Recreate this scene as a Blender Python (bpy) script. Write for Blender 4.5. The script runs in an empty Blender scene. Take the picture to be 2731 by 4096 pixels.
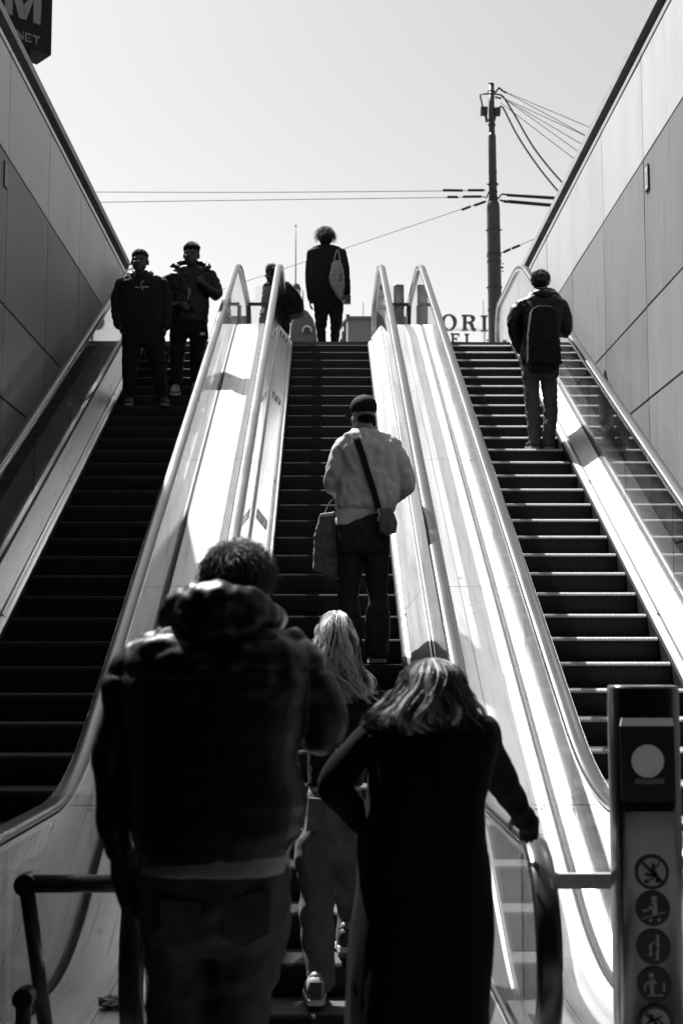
import bpy, bmesh, math, random
from mathutils import Vector, Matrix, noise
random.seed(7)
R = math.radians
SC = bpy.context.scene
COL = SC.collection

# ------------------------------------------------------------------ camera
CAMH, FPX, PITCH, YAW = 1.64, 5480.0, R(6.166), R(0.648)
cam_d = bpy.data.cameras.new('camera')
cam = bpy.data.objects.new('camera', cam_d); COL.objects.link(cam)
cam.location = (0, 0, CAMH); cam.rotation_euler = (R(90) + PITCH, 0, -YAW)
cam_d.sensor_fit = 'VERTICAL'; cam_d.sensor_height = 36.0; cam_d.sensor_width = 24.0
cam_d.lens = FPX / 4096 * 36.0
cam_d.clip_start = 0.05; cam_d.clip_end = 3000
cam_d.dof.use_dof = True; cam_d.dof.focus_distance = 10.0; cam_d.dof.aperture_fstop = 4.0
SC.camera = cam

# ------------------------------------------------------------------ sky, sun, exposure
SUN = Vector((-.562, .775, 1.53)).normalized()
world = bpy.data.worlds.new('World'); SC.world = world; world.use_nodes = True
wt = world.node_tree; wt.nodes.clear()
sky = wt.nodes.new('ShaderNodeTexSky'); sky.sky_type = 'NISHITA'; sky.sun_disc = False
sky.sun_elevation = math.asin(SUN.z); sky.sun_rotation = math.atan2(SUN.x, SUN.y)
sky.dust_density = 1.0; sky.air_density = 1.0
# black and white conversion of the sky, weighted to red as through a yellow-red filter
sp = wt.nodes.new('ShaderNodeSeparateColor'); bw = wt.nodes.new('ShaderNodeMath'); bw.operation = 'MULTIPLY_ADD'; bw.inputs[1].default_value = .75
g_ = wt.nodes.new('ShaderNodeMath'); g_.operation = 'MULTIPLY'; g_.inputs[1].default_value = .25
wt.links.new(sky.outputs[0], sp.inputs[0]); wt.links.new(sp.outputs[1], g_.inputs[0]); wt.links.new(g_.outputs[0], bw.inputs[2]); wt.links.new(sp.outputs[0], bw.inputs[0])
bg = wt.nodes.new('ShaderNodeBackground'); wo = wt.nodes.new('ShaderNodeOutputWorld')
bg.inputs['Strength'].default_value = 0.108
wt.links.new(bw.outputs[0], bg.inputs[0]); wt.links.new(bg.outputs[0], wo.inputs[0])
sun_d = bpy.data.lights.new('sun', 'SUN'); sun_d.energy = 5.0; sun_d.angle = R(0.53); sun_d.color = (1, 1, 1)
sun = bpy.data.objects.new('sun', sun_d); COL.objects.link(sun)
sun.rotation_euler = SUN.to_track_quat('Z', 'Y').to_euler(); sun.location = (-20, 20, 40)
SC.view_settings.view_transform = 'Standard'; SC.view_settings.look = 'None'
SC.view_settings.exposure = 1.25; SC.view_settings.gamma = 1.0; SC.view_settings.use_curve_mapping = False
SC.cycles.max_bounces = 10; SC.cycles.transparent_max_bounces = 24; SC.cycles.glossy_bounces = 5
SC.cycles.use_denoising = True; SC.cycles.caustics_reflective = False; SC.cycles.caustics_refractive = False

# ------------------------------------------------------------------ pixel helpers (photo pixels give directions only)
FW = Vector((math.sin(YAW) * math.cos(PITCH), math.cos(YAW) * math.cos(PITCH), math.sin(PITCH)))
RT = Vector((math.cos(YAW), -math.sin(YAW), 0)); UP = RT.cross(FW); CAM = Vector((0, 0, CAMH))
def ray(x, y): return FW * FPX + RT * (x - 1365.5) + UP * (2048 - y)
def atY(x, y, Y): r = ray(x, y); return CAM + r * (Y / r.y)
def atX(x, y, X): r = ray(x, y); return CAM + r * (X / r.x)

# ------------------------------------------------------------------ materials (all greys: the photograph is black and white)
M = {}
def mat(name, col, rough=.6, metal=0., var=.0, scale=8., stretch=(1, 1, 1), bump=0., bscale=40., bstretch=(1, 1, 1), rvar=0., spec=.5, coat=0., sheen=0., emit=0., aniso=0., orand=0., streak=0.):
    m = bpy.data.materials.new(name); m.use_nodes = True; t = m.node_tree; b = t.nodes['Principled BSDF']
    b.inputs['Base Color'].default_value = (col, col, col, 1); b.inputs['Roughness'].default_value = rough
    b.inputs['Metallic'].default_value = metal; b.inputs['Specular IOR Level'].default_value = spec
    b.inputs['Coat Weight'].default_value = coat; b.inputs['Coat Roughness'].default_value = .15
    b.inputs['Anisotropic'].default_value = aniso
    if sheen: b.inputs['Sheen Weight'].default_value = sheen; b.inputs['Sheen Roughness'].default_value = .4
    if emit:
        b.inputs['Emission Color'].default_value = (1, 1, 1, 1); b.inputs['Emission Strength'].default_value = emit
    def tex(sc, st, det=6):
        tc = t.nodes.new('ShaderNodeTexCoord'); mp = t.nodes.new('ShaderNodeMapping'); n = t.nodes.new('ShaderNodeTexNoise')
        mp.inputs['Scale'].default_value = st; n.inputs['Scale'].default_value = sc; n.inputs['Detail'].default_value = det
        n.inputs['Roughness'].default_value = .65
        t.links.new(tc.outputs['Object'], mp.inputs[0]); t.links.new(mp.outputs[0], n.inputs['Vector']); return n.outputs['Fac']
    if var or rvar:
        f = tex(scale, stretch)
        if var:
            mr = t.nodes.new('ShaderNodeMapRange'); mr.inputs[1].default_value = .25; mr.inputs[2].default_value = .75
            mr.inputs[3].default_value = col * (1 - var); mr.inputs[4].default_value = min(1, col * (1 + var))
            t.links.new(f, mr.inputs[0]); t.links.new(mr.outputs[0], b.inputs['Base Color'])
        if rvar:
            mr = t.nodes.new('ShaderNodeMapRange'); mr.inputs[1].default_value = .25; mr.inputs[2].default_value = .75
            mr.inputs[3].default_value = max(.02, rough - rvar); mr.inputs[4].default_value = min(1, rough + rvar)
            t.links.new(f, mr.inputs[0]); t.links.new(mr.outputs[0], b.inputs['Roughness'])
    if orand or streak:
        src = b.inputs['Base Color'].links[0].from_socket if b.inputs['Base Color'].links else None
        mm = t.nodes.new('ShaderNodeMath'); mm.operation = 'MULTIPLY'
        if src: t.links.new(src, mm.inputs[0])
        else: mm.inputs[0].default_value = col
        k = t.nodes.new('ShaderNodeMapRange')
        if orand:
            oi = t.nodes.new('ShaderNodeObjectInfo'); k.inputs[3].default_value = 1 - orand; k.inputs[4].default_value = 1 + orand * .6; t.links.new(oi.outputs['Random'], k.inputs[0])
        else: k.inputs[0].default_value = 0; k.inputs[3].default_value = 1
        t.links.new(k.outputs[0], mm.inputs[1]); last = mm.outputs[0]
        if streak:   # dirt and run marks drawn out along one direction
            f2 = tex(6., stretch, 9); r2 = t.nodes.new('ShaderNodeMapRange'); r2.inputs[1].default_value = .52; r2.inputs[2].default_value = .72; r2.inputs[3].default_value = 1; r2.inputs[4].default_value = 1 - streak
            m2 = t.nodes.new('ShaderNodeMath'); m2.operation = 'MULTIPLY'; t.links.new(f2, r2.inputs[0]); t.links.new(r2.outputs[0], m2.inputs[0]); t.links.new(last, m2.inputs[1]); last = m2.outputs[0]
            f3 = tex(11., (1, 1, 1), 8); r3 = t.nodes.new('ShaderNodeMapRange'); r3.inputs[1].default_value = .62; r3.inputs[2].default_value = .70; r3.inputs[3].default_value = 1; r3.inputs[4].default_value = 1 - streak * .8
            m3 = t.nodes.new('ShaderNodeMath'); m3.operation = 'MULTIPLY'; t.links.new(f3, r3.inputs[0]); t.links.new(r3.outputs[0], m3.inputs[0]); t.links.new(last, m3.inputs[1]); last = m3.outputs[0]
        t.links.new(last, b.inputs['Base Color'])
    if bump:
        bn = t.nodes.new('ShaderNodeBump'); bn.inputs['Strength'].default_value = bump; bn.inputs['Distance'].default_value = .01
        t.links.new(tex(bscale, bstretch), bn.inputs['Height']); t.links.new(bn.outputs[0], b.inputs['Normal'])
    M[name] = m; return m

def glass(name, tint=.93, refl=1.0, dust=.0):
    m = bpy.data.materials.new(name); m.use_nodes = True; t = m.node_tree; t.nodes.clear()
    out = t.nodes.new('ShaderNodeOutputMaterial'); tr = t.nodes.new('ShaderNodeBsdfTransparent'); gl = t.nodes.new('ShaderNodeBsdfGlossy')
    tr.inputs[0].default_value = (tint, tint, tint, 1); gl.inputs['Roughness'].default_value = .015; gl.inputs[0].default_value = (refl, refl, refl, 1)
    lw = t.nodes.new('ShaderNodeLayerWeight'); lw.inputs[0].default_value = .5
    pw = t.nodes.new('ShaderNodeMath'); pw.operation = 'POWER'; pw.inputs[1].default_value = 5
    ma = t.nodes.new('ShaderNodeMath'); ma.operation = 'MULTIPLY_ADD'; ma.inputs[1].default_value = .96; ma.inputs[2].default_value = .04
    mx = t.nodes.new('ShaderNodeMixShader')
    t.links.new(lw.outputs['Facing'], pw.inputs[0]); t.links.new(pw.outputs[0], ma.inputs[0]); t.links.new(ma.outputs[0], mx.inputs[0])
    t.links.new(tr.outputs[0], mx.inputs[1]); t.links.new(gl.outputs[0], mx.inputs[2])
    last = mx.outputs[0]
    if dust:
        df = t.nodes.new('ShaderNodeBsdfDiffuse'); df.inputs[0].default_value = (.6, .6, .6, 1)
        tc = t.nodes.new('ShaderNodeTexCoord'); n = t.nodes.new('ShaderNodeTexNoise'); n.inputs['Scale'].default_value = 6; n.inputs['Detail'].default_value = 8
        mr = t.nodes.new('ShaderNodeMapRange'); mr.inputs[1].default_value = .4; mr.inputs[2].default_value = .8; mr.inputs[3].default_value = dust * .3; mr.inputs[4].default_value = dust * 1.5
        m2 = t.nodes.new('ShaderNodeMixShader'); t.links.new(tc.outputs['Object'], n.inputs['Vector']); t.links.new(n.outputs['Fac'], mr.inputs[0])
        t.links.new(mr.outputs[0], m2.inputs[0]); t.links.new(last, m2.inputs[1]); t.links.new(df.outputs[0], m2.inputs[2]); last = m2.outputs[0]
    t.links.new(last, out.inputs[0]); M[name] = m; return m

mat('asphalt', .10, .9, var=.3, scale=3, bump=.3, bscale=60)
mat('floor_stone', .12, .45, var=.25, scale=4, rvar=.12)
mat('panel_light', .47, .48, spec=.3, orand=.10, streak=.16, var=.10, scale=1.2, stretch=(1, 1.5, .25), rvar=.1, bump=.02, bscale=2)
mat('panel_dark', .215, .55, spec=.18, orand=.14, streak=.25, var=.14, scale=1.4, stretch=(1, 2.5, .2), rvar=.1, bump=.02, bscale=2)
mat('coping', .30, .9, var=.35, scale=14, bump=.5, bscale=50)
mat('concrete', .05, .9, var=.3, scale=2)
mat('black_gap', .006, .8)
mat('trim', .45, .4, metal=.6, var=.1, scale=5)
mat('steel', .57, .45, metal=1, streak=.45, var=.14, scale=3.0, stretch=(9, .25, .25), rvar=.10, bump=.015, bscale=3, bstretch=(6, .2, .2))
mat('steel_inner', .54, .38, metal=1, streak=.30, var=.08, scale=3.0, stretch=(8, .3, .3), rvar=.06)
mat('rubber', .014, .30, spec=.7, coat=.25, var=.15, scale=2, rvar=.06)
mat('rail_alu', .55, .25, metal=1, var=.1, scale=4, stretch=(4, .4, 4))
mat('gasket', .008, .6, var=.3, scale=20)
mat('step_dark', .004, .6, var=.3, scale=30, spec=.2)
mat('step_rib', .020, .45, var=.3, scale=30, spec=.4)
mat('nosing_dark', .022, .7, var=.6, scale=120, spec=.15)  # dull on the middle steps; on the left steps, shade put into the colour
mat('tread_dark', .13, .6, var=.3, scale=25, spec=.25)  # treads to match: the left flight has its shade in this colour
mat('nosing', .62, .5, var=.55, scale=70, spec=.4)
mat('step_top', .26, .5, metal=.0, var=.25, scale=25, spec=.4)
mat('brush', .010, .95, bump=.8, bscale=200)
mat('black_metal', .012, .35, metal=.0, spec=.5)
mat('pillar_steel', .13, .28, metal=1, var=.15, scale=3, stretch=(6, 6, .6), rvar=.05, aniso=.4)
mat('dark_plate', .010, .4)
mat('lamp_disc', .72, .5, var=.06, scale=9)
mat('picto_grey', .30, .6)
mat('picto_dark', .008, .5)
mat('sign_grey', .13, .6)
mat('sign_black', .004, .7, spec=.2)
mat('pole_paint', .035, .55, var=.4, scale=5, stretch=(1, 1, .3), bump=.1, bscale=20)
mat('cable', .006, .7)
mat('slate', .06, .7, var=.4, scale=6, bump=.5, bscale=8)
mat('plaster', .42, .8, var=.15, scale=2)
mat('brick_dark', .10, .85, var=.2, scale=5)
mat('paper', .7, .8, var=.3, scale=20)
glass('glass', .69, 1.0, dust=.012)
glass('acrylic', .96, .8, dust=.03)

# ------------------------------------------------------------------ mesh helpers
WL = {}
def empty(name, loc, label=None, cat=None, group=None, kind=None):
    o = bpy.data.objects.new(name, None); COL.objects.link(o); o.location = loc; o.empty_display_size = .1
    WL[o] = Vector(loc); tag(o, label, cat, group, kind); return o
def tag(o, label=None, cat=None, group=None, kind=None):
    if label: o['label'] = label
    if cat: o['category'] = cat
    if group: o['group'] = group
    if kind: o['kind'] = kind
    return o
def wloc(o):
    return WL.get(o, Vector((0, 0, 0)))
def link_mesh(name, me, parent=None, base=None):
    o = bpy.data.objects.new(name, me); COL.objects.link(o)
    if parent is not None: o.parent = parent; WL[o] = wloc(parent)
    elif base is not None: o.location = base; WL[o] = Vector(base)
    else: WL[o] = Vector((0, 0, 0))
    return o

class MB:
    def __init__(s): s.v = []; s.f = []; s.m = []; s.cur = 0
    def add(s, vs, fs):
        n = len(s.v); s.v += [Vector(p) for p in vs]
        for f in fs: s.f.append([i + n for i in f]); s.m.append(s.cur)
        return s
    def box(s, a, b):
        (x0, y0, z0), (x1, y1, z1) = a, b
        return s.add([(x0, y0, z0), (x1, y0, z0), (x1, y1, z0), (x0, y1, z0), (x0, y0, z1), (x1, y0, z1), (x1, y1, z1), (x0, y1, z1)],
                     [(0, 3, 2, 1), (4, 5, 6, 7), (0, 1, 5, 4), (1, 2, 6, 5), (2, 3, 7, 6), (3, 0, 4, 7)])
    def loft(s, rings, closed=True, caps=True):
        n = len(rings[0]); vs = [p for r in rings for p in r]; fs = []
        for i in range(len(rings) - 1):
            for j in range(n if closed else n - 1):
                k = (j + 1) % n; fs.append((i * n + j, i * n + k, (i + 1) * n + k, (i + 1) * n + j))
        if caps: fs.append(tuple(reversed(range(n)))); fs.append(tuple(range((len(rings) - 1) * n, len(rings) * n)))
        return s.add(vs, fs)
    def tube(s, path, rad, n=8, caps=True):
        path = [Vector(p) for p in path]; k = len(path)
        rad = [rad] * k if not isinstance(rad, (list, tuple)) else list(rad)
        rings = []; u = None
        for i, p in enumerate(path):
            t = (path[min(i + 1, k - 1)] - path[max(i - 1, 0)]).normalized()
            if u is None:
                u = t.cross(Vector((0, 0, 1)) if abs(t.z) < .9 else Vector((1, 0, 0))).normalized()
            else:
                u = (u - t * u.dot(t)).normalized()
            w = t.cross(u)
            rings.append([p + (u * math.cos(2 * math.pi * j / n) + w * math.sin(2 * math.pi * j / n)) * rad[i] for j in range(n)])
        return s.loft(rings, True, caps)
    def poly(s, pts, ext):
        """planar polygon pts extruded along vector ext"""
        e = Vector(ext); pts = [Vector(p) for p in pts]; n = len(pts)
        return s.add(pts + [p + e for p in pts], [tuple(range(n)), tuple(reversed(range(n, 2 * n)))] + [(i, n + i, n + (i + 1) % n, (i + 1) % n) for i in range(n)])
    def build(s, name, mats, parent=None, smooth=False, base=None, fix=True):
        off = wloc(parent) if parent is not None else (Vector(base) if base is not None else Vector((0, 0, 0)))
        me = bpy.data.meshes.new(name)
        me.from_pydata([tuple(p - off) for p in s.v], [], s.f)
        mats = mats if isinstance(mats, (list, tuple)) else [mats]
        for m in mats: me.materials.append(M[m] if isinstance(m, str) else m)
        for p, mi in zip(me.polygons, s.m): p.material_index = mi; p.use_smooth = smooth
        if fix:
            bm = bmesh.new(); bm.from_mesh(me); bmesh.ops.recalc_face_normals(bm, faces=bm.faces); bm.to_mesh(me); bm.free()
        me.update()
        return link_mesh(name, me, parent, base)
def copy_part(o, parent, offset):
    """copy one object sharing its mesh"""
    c = o.copy(); COL.objects.link(c); c.parent = parent; c.location = offset; WL[c] = wloc(parent) + Vector(offset); return c
# ------------------------------------------------------------------ setting
STREET = 5.72
WX = 2.76
m = MB()
hx, y0, y1 = 3.02, 2.8, 17.32
for a, b in (((-500, -300), (-hx, 900)), ((hx, -300), (500, 900)), ((-hx, y1), (hx, 900)), ((-hx, -300), (hx, y0))):
    m.box((a[0], a[1], STREET - .25), (b[0], b[1], STREET))
tag(m.build('ground', 'asphalt'), kind='structure')
tag(MB().box((-12, -14, -.2), (12, 20, 0)).build('landing_floor', 'floor_stone'), kind='structure')
m = MB(); m.box((-12, -14, 3.3), (12, 2.8, 3.7)); m.box((-12, 2.5, 3.7), (12, 2.8, STREET - .26))  # unseen ceiling and front wall, drawn forward to keep sky light off the foreground
tag(m.build('unseen_ceiling', 'concrete'), kind='structure')
m = MB(); m.box((-12, -14.3, 0), (12, -14, 3.3)); m.box((-12.3, -14, 0), (-12, 2.8, 3.3)); m.box((12, -14, 0), (12.3, 2.8, 3.3))
m.box((-12, 2.5, 0), (-2.77, 2.79, 3.3)); m.box((2.77, 2.5, 0), (12, 2.79, 3.3))
tag(m.build('concourse_wall', 'concrete'), kind='structure')

def pit_wall(s, label):
    x = s * WX
    root = empty('retaining_wall', (x, 10, 0), label, 'wall')
    MB().box((min(x, x + s * .26), 2.81, .004), (max(x, x + s * .26), 18.62, 6.93)).build('wall_core', 'black_gap', root)
    ys = [11.44 + 1.71 * i for i in range(-5, 6)]; ys[-1] = 18.62; ys = [y for y in ys if y < 18.7]
    zs = [.3, 1.25, 2.55, 3.845, 4.64, 5.945, 6.86]
    shared = {}
    for i in range(len(ys) - 1):
        for j in range(len(zs) - 1):
            g = .007; a, b, c, d = ys[i] + g, ys[i + 1] - g, zs[j] + g, zs[j + 1] - g
            if b - a < .05: continue
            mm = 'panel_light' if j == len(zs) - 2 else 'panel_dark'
            m = MB(); e = .004; h = x - s * .002; rw = [x - s * (.022 + random.uniform(-.0025, .0025)) for _ in range(4)]
            # bevelled slab
            m.add([(h, a, c), (h, b, c), (h, b, d), (h, a, d), (rw[0], a + e, c + e), (rw[1], b - e, c + e), (rw[2], b - e, d - e), (rw[3], a + e, d - e)],
                  [(4, 5, 6, 7), (0, 1, 5, 4), (1, 2, 6, 5), (2, 3, 7, 6), (3, 0, 4, 7), (3, 2, 1, 0)])
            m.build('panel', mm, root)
        MB().box((min(x - s * .026, x), ys[i] + .006, 6.875), (max(x - s * .026, x), ys[i + 1] - .006, 6.922)).build('trim_strip', 'trim', root)
        MB().box((min(x - s * .05, x + s * .36), ys[i] + .004 + .0, 7.03), (max(x - s * .05, x + s * .36), ys[i + 1] - .004, 7.11)).build('coping_stone', 'coping', root)
    MB().box((min(x + s * .03, x + s * .3), 2.81, 6.931), (max(x + s * .03, x + s * .3), 18.6, 7.029)).build('shadow_gap', 'black_gap', root)
    return root
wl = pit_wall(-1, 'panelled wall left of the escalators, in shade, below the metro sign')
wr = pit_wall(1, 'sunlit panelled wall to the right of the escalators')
def wall_sign(x, s, px, py, wall):
    P = atX(px, py, x)
    o = empty('notice_plate', P, 'small framed notice on the %s panelled wall' % wall, 'sign')
    a = abs(.024); w, h = .055, .11
    MB().box((min(x - s * .024, x - s * .034), P.y - w, P.z - h), (max(x - s * .024, x - s * .034), P.y + w, P.z + h)).build('frame', 'picto_dark', o)
    MB().box((min(x - s * .034, x - s * .036), P.y - w + .014, P.z - h + .014), (max(x - s * .034, x - s * .036), P.y + w - .014, P.z + h - .014)).build('face', 'plaster', o)
    m = MB(); q = sorted((x - s * .0362, x - s * .0375))
    m.box((q[0], P.y - .02, P.z - .06), (q[1], P.y + .02, P.z - .02)); m.box((q[0], P.y - .012, P.z - .02), (q[1], P.y + .012, P.z + .05))
    m.build('symbol', 'picto_grey', o)
wall_sign(-WX, -1, 11, 700, 'left'); wall_sign(WX, 1, 2599, 712, 'right')

# ------------------------------------------------------------------ escalators
K0Y, K0Z, DY, DZ = 15.822, 4.947, .33776, .17581
SL = DZ / DY
YB = K0Y - K0Z / SL; YT = YB + STREET / SL
def Zp(Y, t=.42):
    if Y <= YB - t: return 0.
    if Y < YB + t: return SL * (Y - YB + t) ** 2 / (4 * t)
    if Y <= YT - t: return SL * (Y - YB)
    if Y < YT + t: return STREET - SL * (YT + t - Y) ** 2 / (4 * t)
    return STREET
def frange(a, b):
    """sample stations between a and b, denser near the two knees"""
    st = {a, b}
    for k in (YB, YT):
        for i in range(-7, 8):
            y = k + i * .07
            if a < y < b: st.add(y)
    y = math.ceil(a)
    while y < b: st.add(float(y)); y += 1
    return sorted(st)
def sweep(m, cx, prof, a, b, t=.42):
    m.loft([[(cx + x, Y, Zp(Y, t) + h) for x, h in prof] for Y in frange(a, b)])
NR = .36; NY0 = 4.46 + NR; NY1 = 20.0 - NR; HR = 1.03; HT = 1.13   # handrail height above the lower and the upper landing
def Zr(Y, h, t=.55):
    """handrail line: parallel to the steps, its upper knee a little later than theirs"""
    top = STREET + h + HT - HR; yt = YB + (top - h) / SL
    if Y <= yt - t: return Zp(min(Y, YT - .43), t) + h + SL * max(0, Y - (YT - .43))
    if Y < yt + t: return top - SL * (yt + t - Y) ** 2 / (4 * t)
    return top
def rail_path(h, inset=0.):
    """handrail centre line in (Y, Z): lower return, newel, knee, incline, knee, newel, return"""
    r = NR - inset; p = [(NY0 + .5, HR - 2 * NR + inset)]
    for i in range(13):
        a = -90 - i * 15; p.append((NY0 + r * math.cos(R(a)), HR - NR + r * math.sin(R(a))))
    for Y in frange(NY0 + .2, NY1 - .2): p.append((Y, Zr(Y, h)))
    for i in range(13):
        a = 90 - i * 15; p.append((NY1 + r * math.cos(R(a)), STREET + HT - NR + r * math.sin(R(a))))
    p.append((NY1 - .5, STREET + HT - 2 * NR + inset)); return p
def sweep_yz(m, x, path, prof):
    """prof (dx, dn): section swept along a path in a vertical plane"""
    rings = []; n = len(path)
    for i, (Y, Z) in enumerate(path):
        a, b = path[max(i - 1, 0)], path[min(i + 1, n - 1)]; ty, tz = b[0] - a[0], b[1] - a[1]; l = math.hypot(ty, tz) or 1
        ny, nz = -tz / l, ty / l
        rings.append([(x + dx, Y + ny * dn, Z + nz * dn) for dx, dn in prof])
    m.loft(rings)
RAILP = [(.0435 * math.copysign(abs(math.cos(a)) ** .8, math.cos(a)), -.006 + .021 * math.copysign(abs(math.sin(a)) ** .75, math.sin(a))) for a in [2 * math.pi * i / 16 for i in range(16)]]
GUIDE = [(-.030, -.055), (.030, -.055), (.034, -.030), (-.034, -.030)]
SEG = [4.36, 7.45, 9.95, 12.45, 14.95, 17.42, 20.0]
def step_mesh():
    W = .955; n = 106; p = W / n; m = MB()
    m.cur = 0
    m.box((-W / 2, .022, -.012), (W / 2, .352, -.006))           # groove floor
    # riser body, slightly bowed
    prof = [(.020, -.007), (.010, -.03), (.012, -.05), (.022, -.11), (.040, -.185), (.055, -.19), (.06, -.012)]
    m.loft([[(x, y, z) for y, z in prof] for x in (-W / 2 + .001, W / 2 - .001)])
    for i in range(n):
        x = -W / 2 + (i + .5) * p; a = x - p * .27; b = x + p * .27; o = .0 if i % 2 else .006
        m.cur = 1
        m.add([(xx, y, -.006 if y > .1 or z > -.003 else z) for y, z in ((o + .026, 0), (.35, 0)) for xx in (a, b)] + [(xx, y, 0) for y in (o + .026, .35) for xx in (a, b)],
              [(4, 5, 7, 6), (0, 4, 6, 2), (1, 3, 7, 5), (2, 6, 7, 3)])
        m.cur = 2; c, d = x - p * .33, x + p * .33
        m.add([(xx, y, z) for y, z in ((o, -.026), (o + .004, -.014), (o + .013, -.004), (o + .026, .0004)) for xx in (c, d)] + [(c, o + .026, -.012), (d, o + .026, -.012)],
              [(0, 1, 3, 2), (2, 3, 5, 4), (4, 5, 7, 6), (1, 9, 7, 5, 3), (0, 2, 4, 6, 8)])
        m.cur = 3
        q = [(o, -.026), (.004, -.05), (.016, -.11), (.034, -.185)]
        vs = [(xx, y, z) for y, z in q for xx in (a, b)]
        m.add(vs, [(2 * k, 2 * k + 1, 2 * k + 3, 2 * k + 2) for k in range(3)])
    return m
STEPS = {}
def escalator(cx, phase, label, wl_, wr_, nos):
    root = empty('escalator', (cx, YB, 0), label, 'escalator', 'three parallel escalators up to the street')
    m = MB(); sweep(m, cx, [(-.60, -.75), (.60, -.75), (.60, -.22), (-.60, -.22)], 5.3, 17.3); m.build('truss', 'black_gap', root)
    for s in (-1, 1):
        ow = wl_ if s < 0 else wr_
        def P(*pts): return [(s * x, h) for x, h in pts]
        m = MB(); sweep(m, cx, P((.482, -.215), (.482, .034), (.50, .034), (.62, .20), (.62, -.215)), SEG[0] + .3, SEG[-1] - .3); m.build('skirt', 'black_metal', root)
        m = MB(); sweep(m, cx, P((.474, .012), (.4815, .012), (.4815, .030), (.474, .026)), 5.4, 17.6); m.build('skirt_brush', 'brush', root)
        for a, b in zip(SEG[:-1], SEG[1:]):
            a += .003; b -= .003
            m = MB(); sweep(m, cx, P((.484, .038), (.500, .060), (.524, .072), (.528, .110), (.640, .252), (.648, .252), (.648, .225), (.53, .085), (.50, .036)), a, b)
            m.build('inner_deck_panel', 'steel_inner', root)
            m = MB(); sweep(m, cx, P((.674, .264), (.690, .278), (.795, .280), (ow, .280), (ow, .255), (.674, .245)), a, b)
            m.build('outer_deck_panel', 'steel', root)
        for a in SEG[1:-1]:
            for xo in (.735, .765):
                for dy in (-.035,):
                    Y = a + dy; MB().tube([(cx + s * xo, Y, Zp(Y) + .2795), (cx + s * xo, Y, Zp(Y) + .2825)], .0055, 8).build('screw', 'black_metal', root)
        m = MB(); sweep(m, cx, P((.650, .22), (.650, .272), (.6725, .272), (.6725, .22)), SEG[0] + .25, SEG[-1] - .25); m.build('glass_channel', 'gasket', root)
        # end caps of the balustrade base
        for a, b, z in ((SEG[0], SEG[0] + .02, 0), (SEG[-1] - .02, SEG[-1], STREET)):
            q = sorted((cx + s * .484, cx + s * ow)); MB().box((q[0], a, z + .004), (q[1], b, z + .24)).build('base_end_plate', 'steel', root)
        x = cx + s * .661
        top = rail_path(HR - .045, .045)
        bot = lambda Y: Zp(Y) + .25
        ys = [NY0 + .25, 6.9, 8.45, 10.0, 11.55, 13.1, 14.65, 16.2, 17.75, NY1 - .25]
        for i in range(len(ys) - 1):
            a, b = ys[i] + .002, ys[i + 1] - .002; st = frange(a, b)
            pts = [(x - .005, Y, Zr(Y, HR - .045)) for Y in st] + [(x - .005, Y, bot(Y)) for Y in reversed(st)]
            MB().poly(pts, (.01, 0, 0)).build('glass_pane', 'glass', root)
        for yc, z, sg, hh in ((NY0, 0, -1, HR), (NY1, STREET, 1, HT)):
            r = NR - .045; arc = [(x - .005, yc + sg * r * math.cos(R(a)), z + hh - NR + r * math.sin(R(a))) for a in range(90, -75, -15)]
            ye = yc - sg * .248
            pts = [(x - .005, ye, z + hh - .045)] + arc + [(x - .005, ye, z + .25)]
            MB().poly(pts, (.01, 0, 0)).build('glass_pane', 'glass', root)
        m = MB(); sweep_yz(m, x, rail_path(HR), RAILP); m.build('handrail', 'rubber', root, smooth=True)
        m = MB(); sweep_yz(m, x, rail_path(HR), GUIDE); m.build('handrail_guide', 'rail_alu', root)
    for nm, a, b, z in (('comb_plate', 4.3, 5.42, 0), ('comb_plate', 17.9, 19.2, STREET)):
        MB().box((cx - .478, a, z + .004), (cx + .478, b, z + .012)).build(nm, 'step_top', root)
    k = -31
    while True:
        Y = K0Y + (k + phase) * DY
        if Y > 17.95: break
        if Y > 5.4:
            Z = Zp(Y, .25) + .004
            if nos not in STEPS:
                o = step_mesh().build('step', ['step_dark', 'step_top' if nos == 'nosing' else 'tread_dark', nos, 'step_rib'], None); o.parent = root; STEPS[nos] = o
            else:
                o = STEPS[nos].copy(); COL.objects.link(o); o.parent = root
            WL[o] = wloc(root); o.location = (0, Y - YB, Z)
        k += 1
    return root
CL, CC, CR = -1.815, .05, 1.885
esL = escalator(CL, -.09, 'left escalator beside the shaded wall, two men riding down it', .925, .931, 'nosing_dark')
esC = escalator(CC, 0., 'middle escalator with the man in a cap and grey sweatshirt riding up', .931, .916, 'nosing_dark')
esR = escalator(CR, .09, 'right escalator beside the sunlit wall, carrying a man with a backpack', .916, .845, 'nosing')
# ------------------------------------------------------------------ guards between the balustrades
XD, XC, XB, XA = CL + .661, CC - .661, CC + .661, CR - .661
def rounded(pts, r, n=5):
    """round the corners of a polygon in (x, z)"""
    out = []; k = len(pts)
    for i, p in enumerate(pts):
        a = Vector(pts[i - 1]); b = Vector(p); c = Vector(pts[(i + 1) % k]); rr = min(r, (a - b).length * .45, (c - b).length * .45)
        u = b + (a - b).normalized() * rr; w = b + (c - b).normalized() * rr
        for j in range(n + 1):
            t = j / n; q = u * (1 - t) ** 2 + b * 2 * t * (1 - t) + w * t * t; out.append((q.x, q.y))
    return out
def acrylic(name, x0, x1, Y, zb, zt, label, notch=None):
    pts = [(x0, zb), (x1, zb), (x1, zt), (x0, zt)] if notch is None else notch
    pts = rounded(pts, .06)
    m = MB(); m.poly([(x, Y, z) for x, z in pts], (0, .008, 0)); o = m.build(name, 'acrylic', base=None)
    return tag(o, label, 'barrier')
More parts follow.
